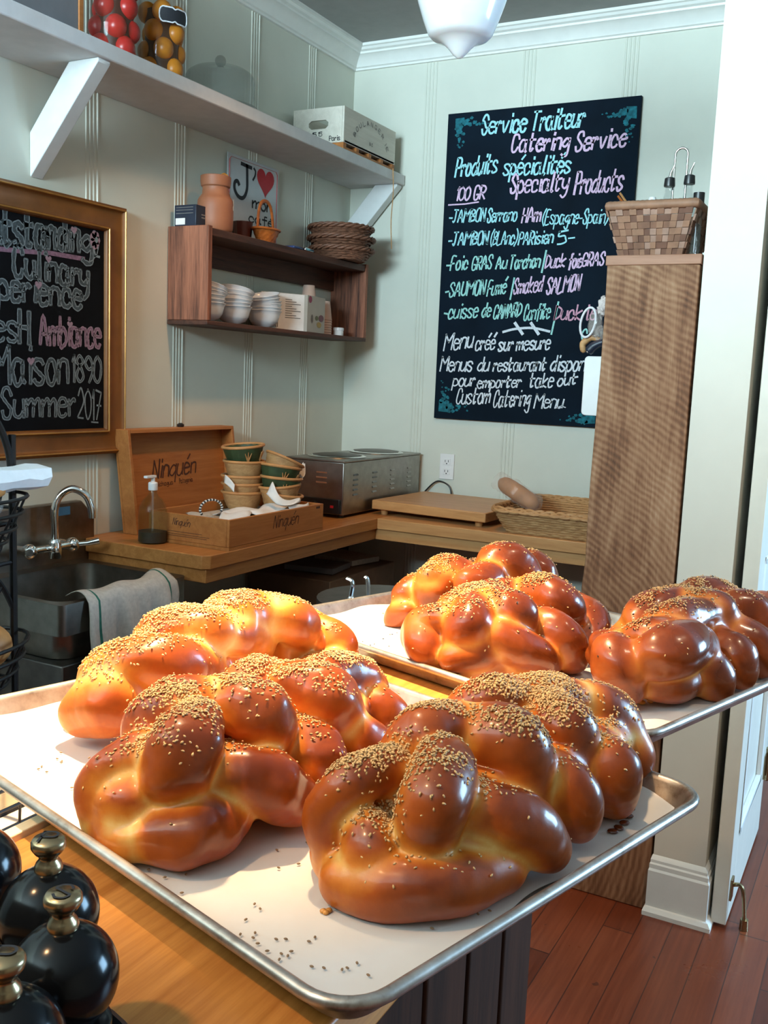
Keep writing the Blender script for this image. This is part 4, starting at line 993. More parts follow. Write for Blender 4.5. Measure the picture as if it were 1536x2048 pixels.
def coil(c, r, tilt, lb):
    b = MB(); 
    pts = [Vector((c[0]+r*.35*math.cos(t), c[1]+r*math.cos(t), c[2]+r*.75*math.sin(t))) for t in [i*math.pi/22-.4 for i in range(30)]]
    for i in range(len(pts)-1): b.tube([pts[i], pts[i+1]], .0042, 6, False, i % 2)
    tag(b.build('striped_cord', [M['ink'], M['paper']]), lb, 'cord')
coil((.36, -1.45, ZW+.106), .040, 0, 'loop of black and white striped cord at the left end of the wine crate')
coil((.34, -1.135, ZW+.118), .040, 0, 'loop of black and white striped cord in front of the left basket stack')

# small round gift baskets
def gift(c, label, grp, kind, tilt=None, r=.074, h=.062):
    T = thing('chip_basket', label, 'basket', c, grp); R4 = (tilt or Matrix.Identity(3)).to_4x4()
    n = 64; vs = []; rows = 9
    for side in (0, 1):
        for i in range(rows):
            t = i/(rows-1) if not side else 1-i/(rows-1); rr = r*(.68+.32*t**.7)-(.004 if side else 0)
            for j in range(n):
                a = 2*math.pi*j/n; q = rr+(.0016*math.cos(j*math.pi/2+i*math.pi) if kind != 'green' else .0008*math.cos(j*math.pi/2))
                vs.append(c+(R4 @ Vector((q*math.cos(a), q*math.sin(a), .003+h*t))))
    b = MB().add(vs, [(i*n+j, i*n+(j+1) % n, (i+1)*n+(j+1) % n, (i+1)*n+j) for i in range(2*rows-1) for j in range(n)])
    b.add([c+(R4 @ Vector((r*.68*math.cos(a), r*.68*math.sin(a), .004))) for a in [2*math.pi*j/n for j in range(n)]], [tuple(range(n))])
    b.build('woven_body', M['wicker_green'] if kind == 'green' else M['wicker'], T, smooth=1)
    for z in (h, .0) if kind == 'green' else (h,):
        rr = r*(1.0 if z else .70)
        MB().tube([c+(R4 @ Vector((rr*math.cos(a), rr*math.sin(a), z+.003))) for a in [2*math.pi*j/40 for j in range(40)]], .0058, 8, True, flat=.9).build('rim', M['wicker_rim'], T)
    if kind == 'green':
        b = MB()
        for s_ in range(3):
            for k in (-1, 0, 1):
                a = -.7+s_*.95; p0 = Vector(((r*.76+.003)*math.cos(a), (r*.76+.003)*math.sin(a), .012)); p1 = Vector(((r*.97+.0025)*math.cos(a+k*.16), (r*.97+.0025)*math.sin(a+k*.16), .048-abs(k)*.004))
                b.tube([c+(R4 @ p0), c+(R4 @ p1)], [.0035, .0012], 6)
        b.build('straw_star', M['wicker_rim'], T)
    return T
zc0 = ZW+.067
ax_, ay_ = .275, -.995
ay_ = onx(486, 960, .275).y
gA, gB = 'baskets in the left stack in the wine crate', 'baskets in the right stack in the wine crate'
gift(Vector((ax_, ay_, zc0)), 'plain woven basket at the foot of the left basket stack', gA, 'plain')
gift(Vector((ax_, ay_, zc0+.030)), 'plain woven basket second from the bottom of the left basket stack', gA, 'plain')
gift(Vector((ax_, ay_-.002, zc0+.058)), 'plain woven basket third from the bottom of the left basket stack', gA, 'plain')
gift(Vector((ax_+.003, ay_+.004, zc0+.110)), 'plain deep woven basket just under the green one on the left stack', gA, 'plain')
gift(Vector((ax_, ay_+.006, zc0+.165)), 'green banded basket on top of the left basket stack', gA, 'green', Euler((.08, -.05, 0)).to_matrix())
bx_ = .40; by_ = onx(560, 985, .40).y
gift(Vector((bx_, by_, zc0)), 'plain basket at the foot of the right basket stack', gB, 'plain', Euler((-.06, .1, 0)).to_matrix())
gift(Vector((bx_, by_+.004, zc0+.030)), 'plain basket second from the bottom of the right basket stack', gB, 'plain', Euler((.08, -.05, 0)).to_matrix())
gift(Vector((bx_-.002, by_+.002, zc0+.058)), 'green basket with a straw star in the middle of the right basket stack', gB, 'green', Euler((-.06, .04, 0)).to_matrix(), .073)
gift(Vector((bx_-.006, by_-.004, zc0+.098)), 'green basket second from the top of the right basket stack', gB, 'green', Euler((-.14, .05, 0)).to_matrix(), .073)
gift(Vector((bx_-.010, by_+.0, zc0+.128)), 'tilted basket on top of the right basket stack showing its pale inside', gB, 'plain', Euler((-.34, .24, 0)).to_matrix(), .070)
def sheet(name, pts, mt, label, cat, thick=.0012):
    """a bent quad sheet from a 2 x n strip of points"""
    n = len(pts[0]); A = smoothline(pts[0], 5); B_ = smoothline(pts[1], 5); k = len(A); m_ = 6
    vs = [A[i].lerp(B_[i], j/m_)+Vector((0, 0, .003*math.sin(i*.7+j*1.1))) for i in range(k) for j in range(m_+1)]
    b = MB().add(vs, [(i*(m_+1)+j, (i+1)*(m_+1)+j, (i+1)*(m_+1)+j+1, i*(m_+1)+j+1) for i in range(k-1) for j in range(m_)])
    o = b.build(name, mt, smooth=1.2); md = o.modifiers.new('t', 'SOLIDIFY'); md.thickness = thick
    return tag(o, label, cat)
V3 = lambda *a: Vector(a)
c = V3(bx_, by_, zc0)
sheet('paper_liner', ([c+V3(.06, .03, .105), c+V3(.05, .085, .13), c+V3(.03, .115, .165)], [c+V3(-.0, .05, .10), c+V3(-.01, .09, .11), c+V3(.02, .118, .17)]), M['paper'], 'white paper corner sticking up on the right side of the right basket stack', 'paper')
sheet('paper_liner', ([c+V3(.02, -.078, .115), c+V3(.05, -.085, .075), c+V3(.075, -.05, .05), c+V3(.086, .0, .06)], [c+V3(.0, -.088, .07), c+V3(.05, -.10, .045), c+V3(.088, -.06, .035), c+V3(.09, .0, .045)]), M['paper'], 'white paper liner hanging out on the left side of the right basket stack', 'paper')
sheet('paper_liner', ([c+V3(.075, -.06, .03), c+V3(.095, .0, .035), c+V3(.09, .05, .035)], [c+V3(.085, -.05, .005), c+V3(.112, .0, -.004), c+V3(.10, .05, .01)]), M['paper'], 'white paper liner folded over the lowest baskets of the right stack', 'paper')
sheet('paper_liner', ([V3(ax_-.02, ay_-.08, zc0+.13), V3(ax_+.03, ay_-.09, zc0+.10)], [V3(ax_-.02, ay_-.085, zc0+.10), V3(ax_+.035, ay_-.10, zc0+.075)]), M['paper'], 'scrap of white paper tucked into the left basket stack', 'paper')
tag(MB().box(.30, .36, CY1+.03, CY1+.10, ZW, ZW+.075).build('red_packet', M['red'], bevel=.003), 'red packet between the wine crate and the steel warmer', 'packet')

# soap pump bottle
c = onz(305, 1074, ZW); c = Vector((.245, -1.605, ZW))
c.y = onx(305, 1085, .245).y
T = thing('pump_bottle', 'clear bottle of dark liquid with a white pump at the left end of the worktop', 'bottle', c)
MB().lathe([(.001, .001), (.044, .001), (.047, .006), (.047, .085), (.046, .105), (.041, .125), (.031, .142), (.019, .153), (.0135, .160), (.0125, .182), (.0115, .182), (.0120, .16), (.018, .150), (.03, .139), (.0445, .104), (.0455, .085), (.0455, .007), (.001, .004)], c, 36).build('glass_body', M['glass_amber'], T, smooth=1)
MB().lathe([(.001, .0045), (.045, .0045), (.0452, .038), (.001, .038)], c, 36).build('dark_liquid', M['ink'], T)
MB().lathe([(.0145, .170), (.0150, .172), (.0150, .194), (.012, .197), (.0065, .1975), (.0065, .211), (.001, .211)], c, 24).box(c.x-.0075, c.x+.0075, c.y-.036, c.y+.009, c.z+.211, c.z+.219).build('pump', M['white'], T, bevel=.0015)
MB().tube([c+V3(0, 0, .01), c+V3(0, 0, .17)], .003, 8).build('dip_tube', M['plastic'], T)

# steel food warmer
WX0, WX1, WY0, WY1, WZ0, WZ1 = .165, .435, -.715, -.035, ZW+.012, 1.126
T = thing('food_warmer', 'stainless steel twin-well food warmer in the corner of the worktop', 'warmer', (.30, -.375, ZW))
MB().box(WX0, WX1, WY0, WY1, WZ0, WZ1-.004).build('housing', M['steel'], T, bevel=.003)
MB().box(WX0-.003, WX1+.003, WY0-.003, WY1+.003, WZ1-.0035, WZ1+.004).build('top_plate', M['steel'], T, bevel=.002)
for y in (-.545, -.205):
    q = V3(.30, y, WZ1+.0042)
    MB().lathe([(.120, 0), (.122, .003), (.112, .007), (.106, .006), (.101, -.0), (.001, .0005)], q, 40).build('well_ring', M['chrome'], T)
    MB().lathe([(.001, .0062), (.100, .0062), (.102, .008), (.080, .011), (.001, .013)], q, 40).build('well_cover', M['steel_dark'], T)
b = MB()
for z in (1.075, 1.055, 1.035): b.box(.31, .36, WY0-.0035, WY0-.0003, z, z+.006)
b.build('vent_slots', M['chrome'], T)
for y in (-.62, -.46, -.30, -.14):
    b = MB()
    for z in (.985, 1.005, 1.025, 1.045, 1.065): b.prism([(WX1+.0002, z), (WX1+.005, z+.002), (WX1+.0002, z+.008)], 'y', y-.018, y+.018)
    b.build('side_louvre', M['steel'], T)
MB().box(WX0+.01, WX1-.01, WY0-.012, WY0-.0005, WZ0+.004, WZ0+.062).build('control_panel', M['black'], T, bevel=.002)
MB().lathe([(.020, 0), (.018, .016), (.001, .016)], V3(.31, WY0-.0125, WZ0+.033), 20, mat=Matrix.Rotation(math.pi/2, 4, 'X')).build('dial', M['black'], T)
MB().box(.385, .40, WY0-.0135, WY0-.0122, WZ0+.028, WZ0+.038).build('indicator', M['red'], T)
for x in (WX0+.03, WX1-.03):
    for y in (WY0+.04, WY1-.04): MB().lathe([(.013, 0), (.013, .0118), (.001, .0118)], V3(x, y, ZW), 14).build('foot', M['black'], T)

# raised cutting board with feet
T = thing('cutting_board', 'thick wooden cutting board on feet lying on the back worktop', 'board', (.74, -.3, ZW))
q = [onz(750, 1005, .935), onz(985, 1040, .935), onz(1000, 985, .935), onz(830, 985, .935)]
MB().prism([(.455, -.512), (.975, -.548), (.985, -.075), (.475, -.06)], 'z', ZW+.022, ZW+.060).build('slab', M['counter_x'], T, bevel=.004)
for x, y in ((.50, -.48), (.93, -.50), (.94, -.12), (.51, -.1)): MB().lathe([(.014, 0), (.016, .0215), (.001, .0215)], V3(x, y, ZW), 14).build('foot', M['wicker_rim'], T)
# power cord arching behind it
tag(MB().tube(smoothline([V3(.44, -.02, .93), V3(.50, -.018, .995), V3(.54, -.016, 1.006), V3(.585, -.018, .98), V3(.60, -.02, .9045), V3(.62, -.04, .9045)]), .0036, 8).build('power_cord', M['black']), 'black power cord arching up behind the wooden cutting board', 'cord')

# wicker bread tray
T = thing('wicker_bread_tray', 'long pale wicker bread tray at the right end of the back worktop', 'basket', (1.25, -.35, ZW))
bx0, bx1, by0, by1 = 1.055, 1.53, -.565, -.12
def rrect(x0, x1, y0, y1, r, n=6):
    out = []
    for cx, cy, a0 in ((x1-r, y0+r, -90), (x1-r, y1-r, 0), (x0+r, y1-r, 90), (x0+r, y0+r, 180)):
        for i in range(n+1):
            a = math.radians(a0+90*i/n); out.append((cx+r*math.cos(a), cy+r*math.sin(a)))
    return out
def dens(pts, step):
    out = []; k = len(pts)
    for i in range(k):
        a, b_ = Vector((*pts[i], 0)), Vector((*pts[(i+1) % k], 0)); L = (b_-a).length; m_ = max(1, int(L/step))
        out += [a.lerp(b_, j/m_) for j in range(m_)]
    return out
b = MB(); rows = 9
for i in range(rows):
    t = i/(rows-1); g = .036*t; z = ZW+.006+.072*t
    ring = dens(rrect(bx0-g, bx1+g, by0-g, by1+g, .05), .012)
    s_ = 0; pts = []
    for j, p in enumerate(ring):
        pr_ = ring[j-1]; nx_ = ring[(j+1) % len(ring)]; d = (nx_-pr_).normalized(); nr = Vector((d.y, -d.x, 0))
        pts.append(p+nr*.0042*math.cos(j*math.pi/2+i*math.pi)+V3(0, 0, z))
    b.tube(pts, .0052, 6, True)
b.build('woven_wall', M['wicker'], T, smooth=1)
MB().prism(rrect(bx0, bx1, by0, by1, .05), 'z', ZW, ZW+.006).build('base', M['wicker'], T)
b = MB()
for ph in (0, 2.1, 4.2):
    ring = dens(rrect(bx0-.042, bx1+.042, by0-.042, by1+.042, .055), .011)
    b.tube([p+V3(.005*math.cos(j*.6+ph), .005*math.sin(j*.6+ph), ZW+.089+.007*math.sin(j*.6+ph)) for j, p in enumerate(ring)], .0065, 6, True)
b.build('plaited_rim', M['wicker'], T, smooth=1)
# baguette in plastic
T = thing('wrapped_baguette', 'short baguette in crinkled clear plastic leaning out of the wicker bread tray', 'bread', (1.1, -.33, ZW+.02))
P0, P1 = ony(1000, 962, -.36), ony(1075, 1012, -.42)
axd = (P1-P0)
pts = [P0+axd*t for t in [i/14 for i in range(15)]]
MB().tube(pts, [.012, .026, .031, .033, .034, .0335, .034, .035, .034, .033, .033, .032, .030, .026, .012], 18).build('loaf', M['fruitbread'], T, smooth=1.5)
ptsw = [P0-axd*.10+axd*1.15*t for t in [i/18 for i in range(19)]]
g = random.Random(4); b = MB(); b.tube(ptsw, [.012]+[.040+g.uniform(-.004, .004) for _ in range(16)]+[.03, .012], 16)
for v in b.v: v += Vector((g.uniform(-.003, .003), g.uniform(-.003, .003), g.uniform(-.003, .003)))
b.build('plastic_wrap', M['plastic'], T, smooth=.3)

# under the worktop
T = thing('archive_box', 'cardboard box on the floor under the left worktop near the corner', 'box', (.25, -.55, .001))
MB().box(.06, .44, -.80, -.25, .10, .66).build('carton', M['kraft'], T, bevel=.004)
MB().box(.05, .45, -.81, -.24, .001, .099).build('plinth', M['panel'], T)
b = MB().box(.442, .4435, -.72, -.50, .40, .60); b.build('label', M['slategrey'], T)
T2 = thing('brown_carton', 'brown carton under the left worktop beside the sink end', 'box', (.25, -1.2, .001))
MB().box(.07, .43, -1.45, -.88, .001, .58).build('carton', M['kraft'], T2, bevel=.004)
for k, (y, z, a, lb) in enumerate(((-.62, .664, .12, 'stack of dark papers lying on the cardboard box under the worktop'), (-.38, .664, -.2, 'pale folded paper lying on the cardboard box near the corner'), (-1.1, .584, .1, 'grey ring binder lying on the brown carton under the worktop'))):
    o = MB().obox((.27, y, z+.012), (.11*math.cos(a), .11*math.sin(a), 0), (-.09*math.sin(a), .09*math.cos(a), 0), (0, 0, .0115)).build('paper_stack', [M['slategrey'], M['linen'], M['slategrey']][k], bevel=.002); tag(o, lb, 'papers')
tag(MB().tube(smoothline([V3(.72, -.05, .002+.004), V3(.70, -.04, .15), V3(.74, -.03, .30), V3(.80, -.03, .36), V3(.86, -.04, .30), V3(.84, -.05, .006)]), .006, 8).build('black_cable', M['black']), 'black cable looped against the wall under the back worktop', 'cable')

# ================================================================== hand sink
SX, SY0, SY1, SZ = .468, -2.205, -1.70, .835
T = thing('hand_sink', 'small stainless steel hand sink on the left wall beside the worktop', 'sink', (.25, -1.95, 0))
b = MB(); w = .030
outer = rrect(.03, SX, SY0, SY1, .02); inner = rrect(.075, SX-w, SY0+w, SY1-w, .05); low = rrect(.10, SX-w-.02, SY0+w+.02, SY1-w-.02, .06)
n_ = len(outer); vs = []
for ring, z in ((outer, SZ-.085), (outer, SZ-.004), ([(x*.999+.0003, y) for x, y in outer], SZ), (inner, SZ-.002), (inner, SZ-.012), (low, SZ-.17)): vs += [(x, y, z) for x, y in ring]
b.add(vs, [(i*n_+j, i*n_+(j+1) % n_, (i+1)*n_+(j+1) % n_, (i+1)*n_+j) for i in range(5) for j in range(n_)]+[tuple(range(5*n_, 6*n_))])
b.build('basin', M['steel_sink'], T, smooth=.6)
MB().prism([(-2.6, .79), (-1.655, .79), (-1.642, .80), (-1.642, .972), (-1.70, 1.026), (-2.6, 1.026)], 'x', .0045, .029).build('backsplash', M['steel_sink'], T, bevel=.004)
MB().box(.05, SX-.02, SY0+.02, SY1-.02, .001, SZ-.172).build('pedestal', M['steel_dark'], T, bevel=.004)
MB().lathe([(.001, 0), (.022, 0), (.024, .002), (.001, .003)], V3(.26, -1.95, SZ-.1698), 20).build('drain', M['chrome'], T)
F = thing('gooseneck_faucet', 'chrome gooseneck faucet with two lever handles mounted on the sink splashback', 'faucet', (.06, -1.88, .90))
yf = onx(110, 1085, .10).y
pts = smoothline([V3(.10, yf, .875), V3(.10, yf, .95), V3(.10, yf+.0, 1.02), V3(.108, yf+.012, 1.062), V3(.135, yf+.035, 1.085), V3(.165, yf+.06, 1.068), V3(.178, yf+.072, 1.03), V3(.180, yf+.074, .995)], 6)
MB().tube(pts, .0115, 12).build('spout', M['chrome'], F, smooth=1.2)
MB().tube([V3(.085, yf-.075, .90), V3(.085, yf+.075, .90)], .013, 12).build('bridge', M['chrome'], F)
MB().lathe([(.018, -.03), (.020, -.02), (.020, .02), (.014, .03)], V3(.10, yf, .90), 18).build('hub', M['chrome'], F)
for s in (-1, 1):
    q = V3(.085, yf+s*.085, .90)
    o = MB().ball(q, (.024, .022, .024), 16, 10).tube([V3(.03, q.y, .90), q], .014, 12).build('valve', M['chrome'], F)
    MB().tube([q, q+V3(.035, s*.03, .004), q+V3(.06, s*.055, .012)], [.009, .008, .011], 10).build('lever', M['chrome'], F)
MB().box(.0295, .0303, -1.83, -1.75, .985, 1.012).build('blue_sticker', mat('blue_sticker', (.05, .16, .30), .4), T)
# linen towel over the front rim
T = None
ty0, ty1 = -2.125, -1.765; n1, n2 = 48, 30; vs = []
for i in range(n1+1):
    y = ty0+(ty1-ty0)*i/n1; f = i/n1
    for j in range(n2+1):
        s_ = j/n2
        rip = .010*math.sin(f*17)+.007*math.sin(f*31+1)+.004*math.sin(f*53)
        if s_ < .28:
            t = s_/.28; x = SX-.07+.075*t; z = SZ+.004+.014*math.sin(math.pi*t*.9)+.004*math.sin(f*14+t*3)
            z += .018*math.exp(-((f-.95)/.12)**2)*(1-t)
        else:
            t = (s_-.28)/.72; x = SX+.012+.010*math.sin(min(1, t*4)*math.pi/2)+rip*min(1, t*2.2); z = SZ+.003-.235*t*(1+.10*math.sin(f*3.4+.4))-.018*(1-f)*t
        vs.append((x, y+.006*math.sin(s_*9+f*4)+.01*(s_-.3)*math.sin(f*6), z))
mi = []
b = MB(); 
for i in range(n1):
    for j in range(n2):
        mi.append(1 if i in (5, 43) else 0)
b.add(vs, [(i*(n2+1)+j, i*(n2+1)+j+1, (i+1)*(n2+1)+j+1, (i+1)*(n2+1)+j) for i in range(n1) for j in range(n2)]); b.m = mi
o = b.build('linen_towel', [M['linen'], M['green']], smooth=1.5); md = o.modifiers.new('t', 'SOLIDIFY'); md.thickness = .0022
tag(o, 'grey linen towel with thin green stripes hung over the front rim of the sink', 'towel')

# wrought iron bread rack cut by the left edge of the photo
rx = .60; ry = onx(25, 1000, rx).y
T = thing('iron_bread_rack', 'black wrought iron bread rack with wire baskets at the left edge of the photo', 'rack', (rx, ry-.17, 0))
def IR(px, py): return onx(px, py, rx)
for dy in (0, -.34): MB().tube([V3(rx, ry+dy, .001), V3(rx, ry+dy, 1.30)], .0085, 8).build('upright', M['iron'], T)
MB().tube(smoothline([V3(rx, ry, 1.18), V3(rx, ry-.012, 1.27), V3(rx, ry-.06, 1.35), V3(rx, ry-.17, 1.39), V3(rx, ry-.28, 1.35), V3(rx, ry-.328, 1.27), V3(rx, ry-.34, 1.18)]), .008, 8).build('top_hoop', M['iron'], T)
for zc, r_ in ((onx(25, 985, rx).z, 1), (onx(25, 1262, rx).z, 1)):
    o = MB()
    for k, (g, dz) in enumerate(((.055, .0), (.045, -.035), (.03, -.07), (.01, -.10))):
        o.tube([(V3(rx+.0+(.07+g)*math.cos(a), ry-.19+(.15+g)*math.sin(a), zc+dz)) for a in [2*math.pi*j/30 for j in range(30)]], .0042, 6, True)
    for j in range(10):
        a = 2*math.pi*j/10; o.tube([V3(rx+(.125-.045*t)*math.cos(a), ry-.19+(.205-.045*t)*math.sin(a), zc-.1*t) for t in (0, .5, 1)], .003, 5)
    o.build('wire_basket', M['iron'], T)
b = MB()
for zc in (1.05, .96):
    b.tube(smoothline([V3(rx, ry-.005, zc+.05), V3(rx, ry-.05, zc+.045), V3(rx, ry-.075, zc+.01), V3(rx, ry-.055, zc-.02), V3(rx, ry-.035, zc), V3(rx, ry-.045, zc+.015)]), .005, 6)
b.tube(smoothline([V3(rx, ry, .90), V3(rx, ry-.05, .98), V3(rx, ry-.14, 1.02)]), .006, 6)
b.build('scrollwork', M['iron'], T)
for dy in (0, -.34): MB().tube([V3(rx-.10, ry+dy, .012), V3(rx+.10, ry+dy, .012)], .008, 8).build('foot', M['iron'], T)
def paperbag(c, lb):
    T = thing('bagged_loaf', lb, 'bread', c)
    b = MB(); g = random.Random(11); pts = [c+V3(.05, -.16+.034*i, .035) for i in range(10)]
    b.tube(pts, [.04, .046, .05, .05, .048, .05, .047, .045, .047, .05], 8, flat=.62)
    for v in b.v: v += Vector((g.uniform(-.004, .004), g.uniform(-.006, .006), g.uniform(-.004, .004)))
    b.build('paper_bag', M['paper'], T, smooth=.2)
    MB().tube([c+V3(.07, -.15+.03*i, .012) for i in range(7)], [.01, .022, .026, .027, .026, .02, .01], 12).build('loaf', M['fruitbread'], T, smooth=1.4)
paperbag(V3(rx-.02, ry-.10, onx(25, 985, rx).z+.002), 'loaf in a white paper bag lying on the upper basket of the iron rack')
for k, (dy, dz, lb) in enumerate(((-.10, onx(25, 1275, rx).z, 'brown roll in the lower wire basket of the iron rack'), (-.22, onx(25, 1275, rx).z, 'brown roll at the back of the lower wire basket of the iron rack'))):
    o = MB().ball(V3(rx, ry+dy, dz), (.07, .075, .055), 24, 14).build('bread_roll', M['fruitbread'], smooth=1.5); tag(o, lb, 'bread')
o = MB().ball(V3(rx, ry-.15, onx(25, 1005, rx).z), (.07, .11, .045), 24, 14).build('wrapped_roll', M['plastic'], smooth=1.5); tag(o, 'plastic wrapped loaf inside the upper wire basket of the iron rack', 'bread')

# ================================================================== plank shelf: basket, cruets, hanging board
zt = 1.8105
T = thing('checker_basket', 'brown chequer-woven basket on top of the slab-ended shelf unit', 'basket', (1.73, -1.22, zt))
ax0, ax1 = ony(1232, 470, -1.345).x, 1.850; ay0, ay1 = -1.345, -1.10
b = MB(); rows, r0 = 7, .0
hB = ony(1300, 398, -1.345).z-zt-.015
cols = ['wv1', 'wv2', 'wv3', 'wv4']
MC = [mat('weave_brown', (.22, .10, .055), .6, 0, .2, 30), mat('weave_tan', (.30, .15, .085), .6, 0, .2, 30), mat('weave_dark', (.15, .062, .034), .6, 0, .2, 30), mat('weave_pinkish', (.36, .21, .15), .6, 0, .2, 30)]
g = random.Random(3)
def wall(pa, pb, out, nx_):
    """flat splints, over and under, on a wall that leans outwards"""
    pa, pb, out = Vector(pa), Vector(pb), Vector(out); d = pb-pa
    for i in range(rows):
        for j in range(nx_):
            o_ = .0035 if (i+j) % 2 else .0005
            t0, t1 = j/nx_, (j+1)/nx_; z0, z1 = i/rows, (i+1)/rows-.008
            def q(t, z): 
                base = pa+d*t; lean_ = out*.035*z+d.normalized()*(t-.5)*.055*z
                return base+lean_+V3(0, 0, .004+z*(hB-.012))
            p = [q(t0, z0), q(t1, z0), q(t1, z1), q(t0, z1)]
            b.add([v+out*o_ for v in p]+[v-out*.002 for v in p], [(0, 1, 2, 3), (7, 6, 5, 4), (0, 4, 5, 1), (1, 5, 6, 2), (2, 6, 7, 3), (3, 7, 4, 0)], g.choice([0, 0, 1, 1, 2, 3]))
xa, xb = ax0+.004, ax1-.055
wall((xa, ay0+.03, zt), (xb, ay0+.03, zt), (0, -1, 0), 12); wall((xb, ay0+.03, zt), (xb, ay1, zt), (1, 0, 0), 10); wall((xb, ay1, zt), (xa, ay1, zt), (0, 1, 0), 12); wall((xa, ay1, zt), (xa, ay0+.03, zt), (-1, 0, 0), 10)
b.build('woven_wall', MC, T, smooth=0)
MB().box(xa, xb, ay0+.03, ay1, zt+.0005, zt+.005).build('base', MC[2], T)
rl = [(xa-.030, ay0-.005), (xb+.034, ay0-.005), (xb+.034, ay1+.034), (xa-.030, ay1+.034)]
b = MB(); ring = dens(rl, .006); b.tube([p+V3(0, 0, zt+hB) for j, p in enumerate(ring)], [.0095+.0007*(j%2) for j in range(len(ring))], 8, True, flat=1.25); b.build('bound_rim', MC[1], T, smooth=1)
def cruet(px, py, lb, y=-1.25):
    q = ony(px, py, y); zb_ = zt+.0065; hh = q.z-zb_; c = V3(q.x, y, zb_)
    T = thing('oil_cruet', lb, 'bottle', c, 'glass cruets in the chequer basket')
    k = hh
    MB().lathe([(.001, .0), (.034, .0), (.036, .004), (.034, k*.36), (.016, k*.62), (.0105, k*.70), (.0105, k*.78), (.0085, k*.78), (.009, k*.7), (.032, k*.35), (.033, .006), (.001, .004)], c, 28).build('glass_body', M['glass'], T, smooth=1)
    MB().lathe([(.0145, k*.775), (.0150, k*.79), (.0135, k*.865), (.009, k*.875), (.001, k*.875)], c, 20).build('stopper', M['black'], T)
    MB().tube([c+V3(0, 0, k*.875), c+V3(.002, 0, k*.93), c+V3(.010, -.002, k*1.0)], [.0045, .004, .0022], 10).build('pour_spout', M['chrome'], T)
cruet(1342, 332, 'left glass oil cruet with a pour spout standing in the chequer basket'); cruet(1382, 326, 'right glass oil cruet with a pour spout in the chequer basket by the wall')
qa, qb = ony(1353, 400, -1.23), ony(1378, 400, -1.23); qt = ony(1365, 296, -1.23)
T = thing('cruet_stand', 'chrome cruet stand with a tall loop handle in the chequer basket', 'stand', (qt.x, -1.23, zt+.006))
rad = (qb.x-qa.x)/2; zc_ = qt.z-rad
MB().tube([V3(qt.x-rad, -1.23, zt+.012)]+[V3(qt.x-rad*math.cos(a), -1.23, zc_+rad*math.sin(a)) for a in [math.pi*i/14 for i in range(15)]]+[V3(qt.x+rad, -1.23, zt+.012)], .0032, 10).build('loop_handle', M['chrome'], T)
MB().box(qt.x-.075, qt.x+.068, -1.29, -1.19, zt+.006, zt+.0062+.0).build('base_plate', M['chrome'], T) if False else MB().tube([V3(qt.x-.03, -1.23, zt+.010), V3(qt.x+.03, -1.23, zt+.010)], .003, 8).build('base_bar', M['chrome'], T)
q = ony(1398, 385, -1.30); c = V3(q.x, -1.295, zt+.0065)
T = thing('black_cap_shaker', 'small shaker with a black lid at the right end of the chequer basket', 'shaker', c)
k = q.z-c.z; MB().lathe([(.001, 0), (.013, 0), (.013, k*.8), (.001, k*.8)], c, 20).build('glass_body', M['glass'], T); MB().lathe([(.0145, k*.8), (.0145, k), (.001, k)], c, 20).build('lid', M['black'], T)
q = ony(1305, 396, -1.24); o = MB().lathe([(.001, 0), (.010, 0), (.011, q.z-zt-.012), (.009, q.z-zt-.005), (.001, q.z-zt-.004)], V3(q.x, -1.24, zt+.0065), 16).build('white_dispenser', M['white']); tag(o, 'white capped tube just showing above the rim of the chequer basket', 'tube')
T = thing('wooden_tongs', 'brown wooden tongs sticking out of the left end of the chequer basket', 'tongs', (1.63, -1.25, zt+.03))
for k in (0, 1):
    a, b_ = ony(1240-k*4, 386+k*6, -1.27), V3(1.70, -1.25, zt+.05)
    MB().tube([a, a.lerp(b_, .5), b_], [.006, .008, .006], 8, flat=.5).build('arm', M['wicker_orange'] if k else M['wicker_rim'], T)
# things hung on the left side of the unit
yh = -1.20
q = [ony(1166, 712, yh), ony(1162, 830, yh)]
T = thing('hanging_white_board', 'white plastic cutting board hanging on the left side of the slab-ended unit', 'board', (1.575, yh, q[1].z))
MB().prism(rrect(q[1].x+.001, 1.6083, q[1].z, q[0].z, .012), 'y', yh-.006, yh+.006).build('board', M['white'], T, bevel=.002)
T = thing('folding_corkscrew', 'black handled tool hanging over the top of the white cutting board', 'tool', (1.585, yh-.02, q[0].z))
a, c_ = ony(1176, 704, yh-.02), ony(1206, 684, yh-.02)
MB().tube(smoothline([a, a.lerp(c_, .4)+V3(0, 0, .006), c_]), [.010, .013, .0135, .0135, .013, .013, .013, .012, .012, .011, .011, .010, .010][:13], 12).build('handle', M['navy'], T)
MB().ball(a+V3(.001, -.0115, 0), .0028, 10, 6).build('rivet', M['chrome'], T)
MB().tube(smoothline([ony(1168, 705, yh-.012), ony(1166, 688, yh-.012), ony(1182, 676, yh-.012), ony(1200, 680, yh-.012)]), [.004, .007, .009, .009, .009, .009, .010, .010, .010, .010, .009, .009, .008, .008, .008, .007, .007, .007, .006][:19], 10).build('wooden_grip', M['wicker'], T)
T = thing('plastic_strainer', 'translucent white strainer and bag hanging on the left side of the slab-ended unit', 'strainer', (1.58, yh-.03, 1.5))
cc = ony(1176, 645, yh-.03)
MB().tube([cc+V3(.022*math.cos(t), -.004*math.sin(t), .040*math.sin(t)+.012*math.cos(t)) for t in [2*math.pi*i/24 for i in range(24)]], .0035, 8, True).build('hoop', M['china'], T)
def lump(c, r, seed, mt, nm):
    b = MB().ball(c, r, 18, 12); g = random.Random(seed)
    for v in b.v: v += Vector((g.uniform(-.004, .004), g.uniform(-.003, .003), g.uniform(-.004, .004)))
    return b.build(nm, mt, T, smooth=.5)
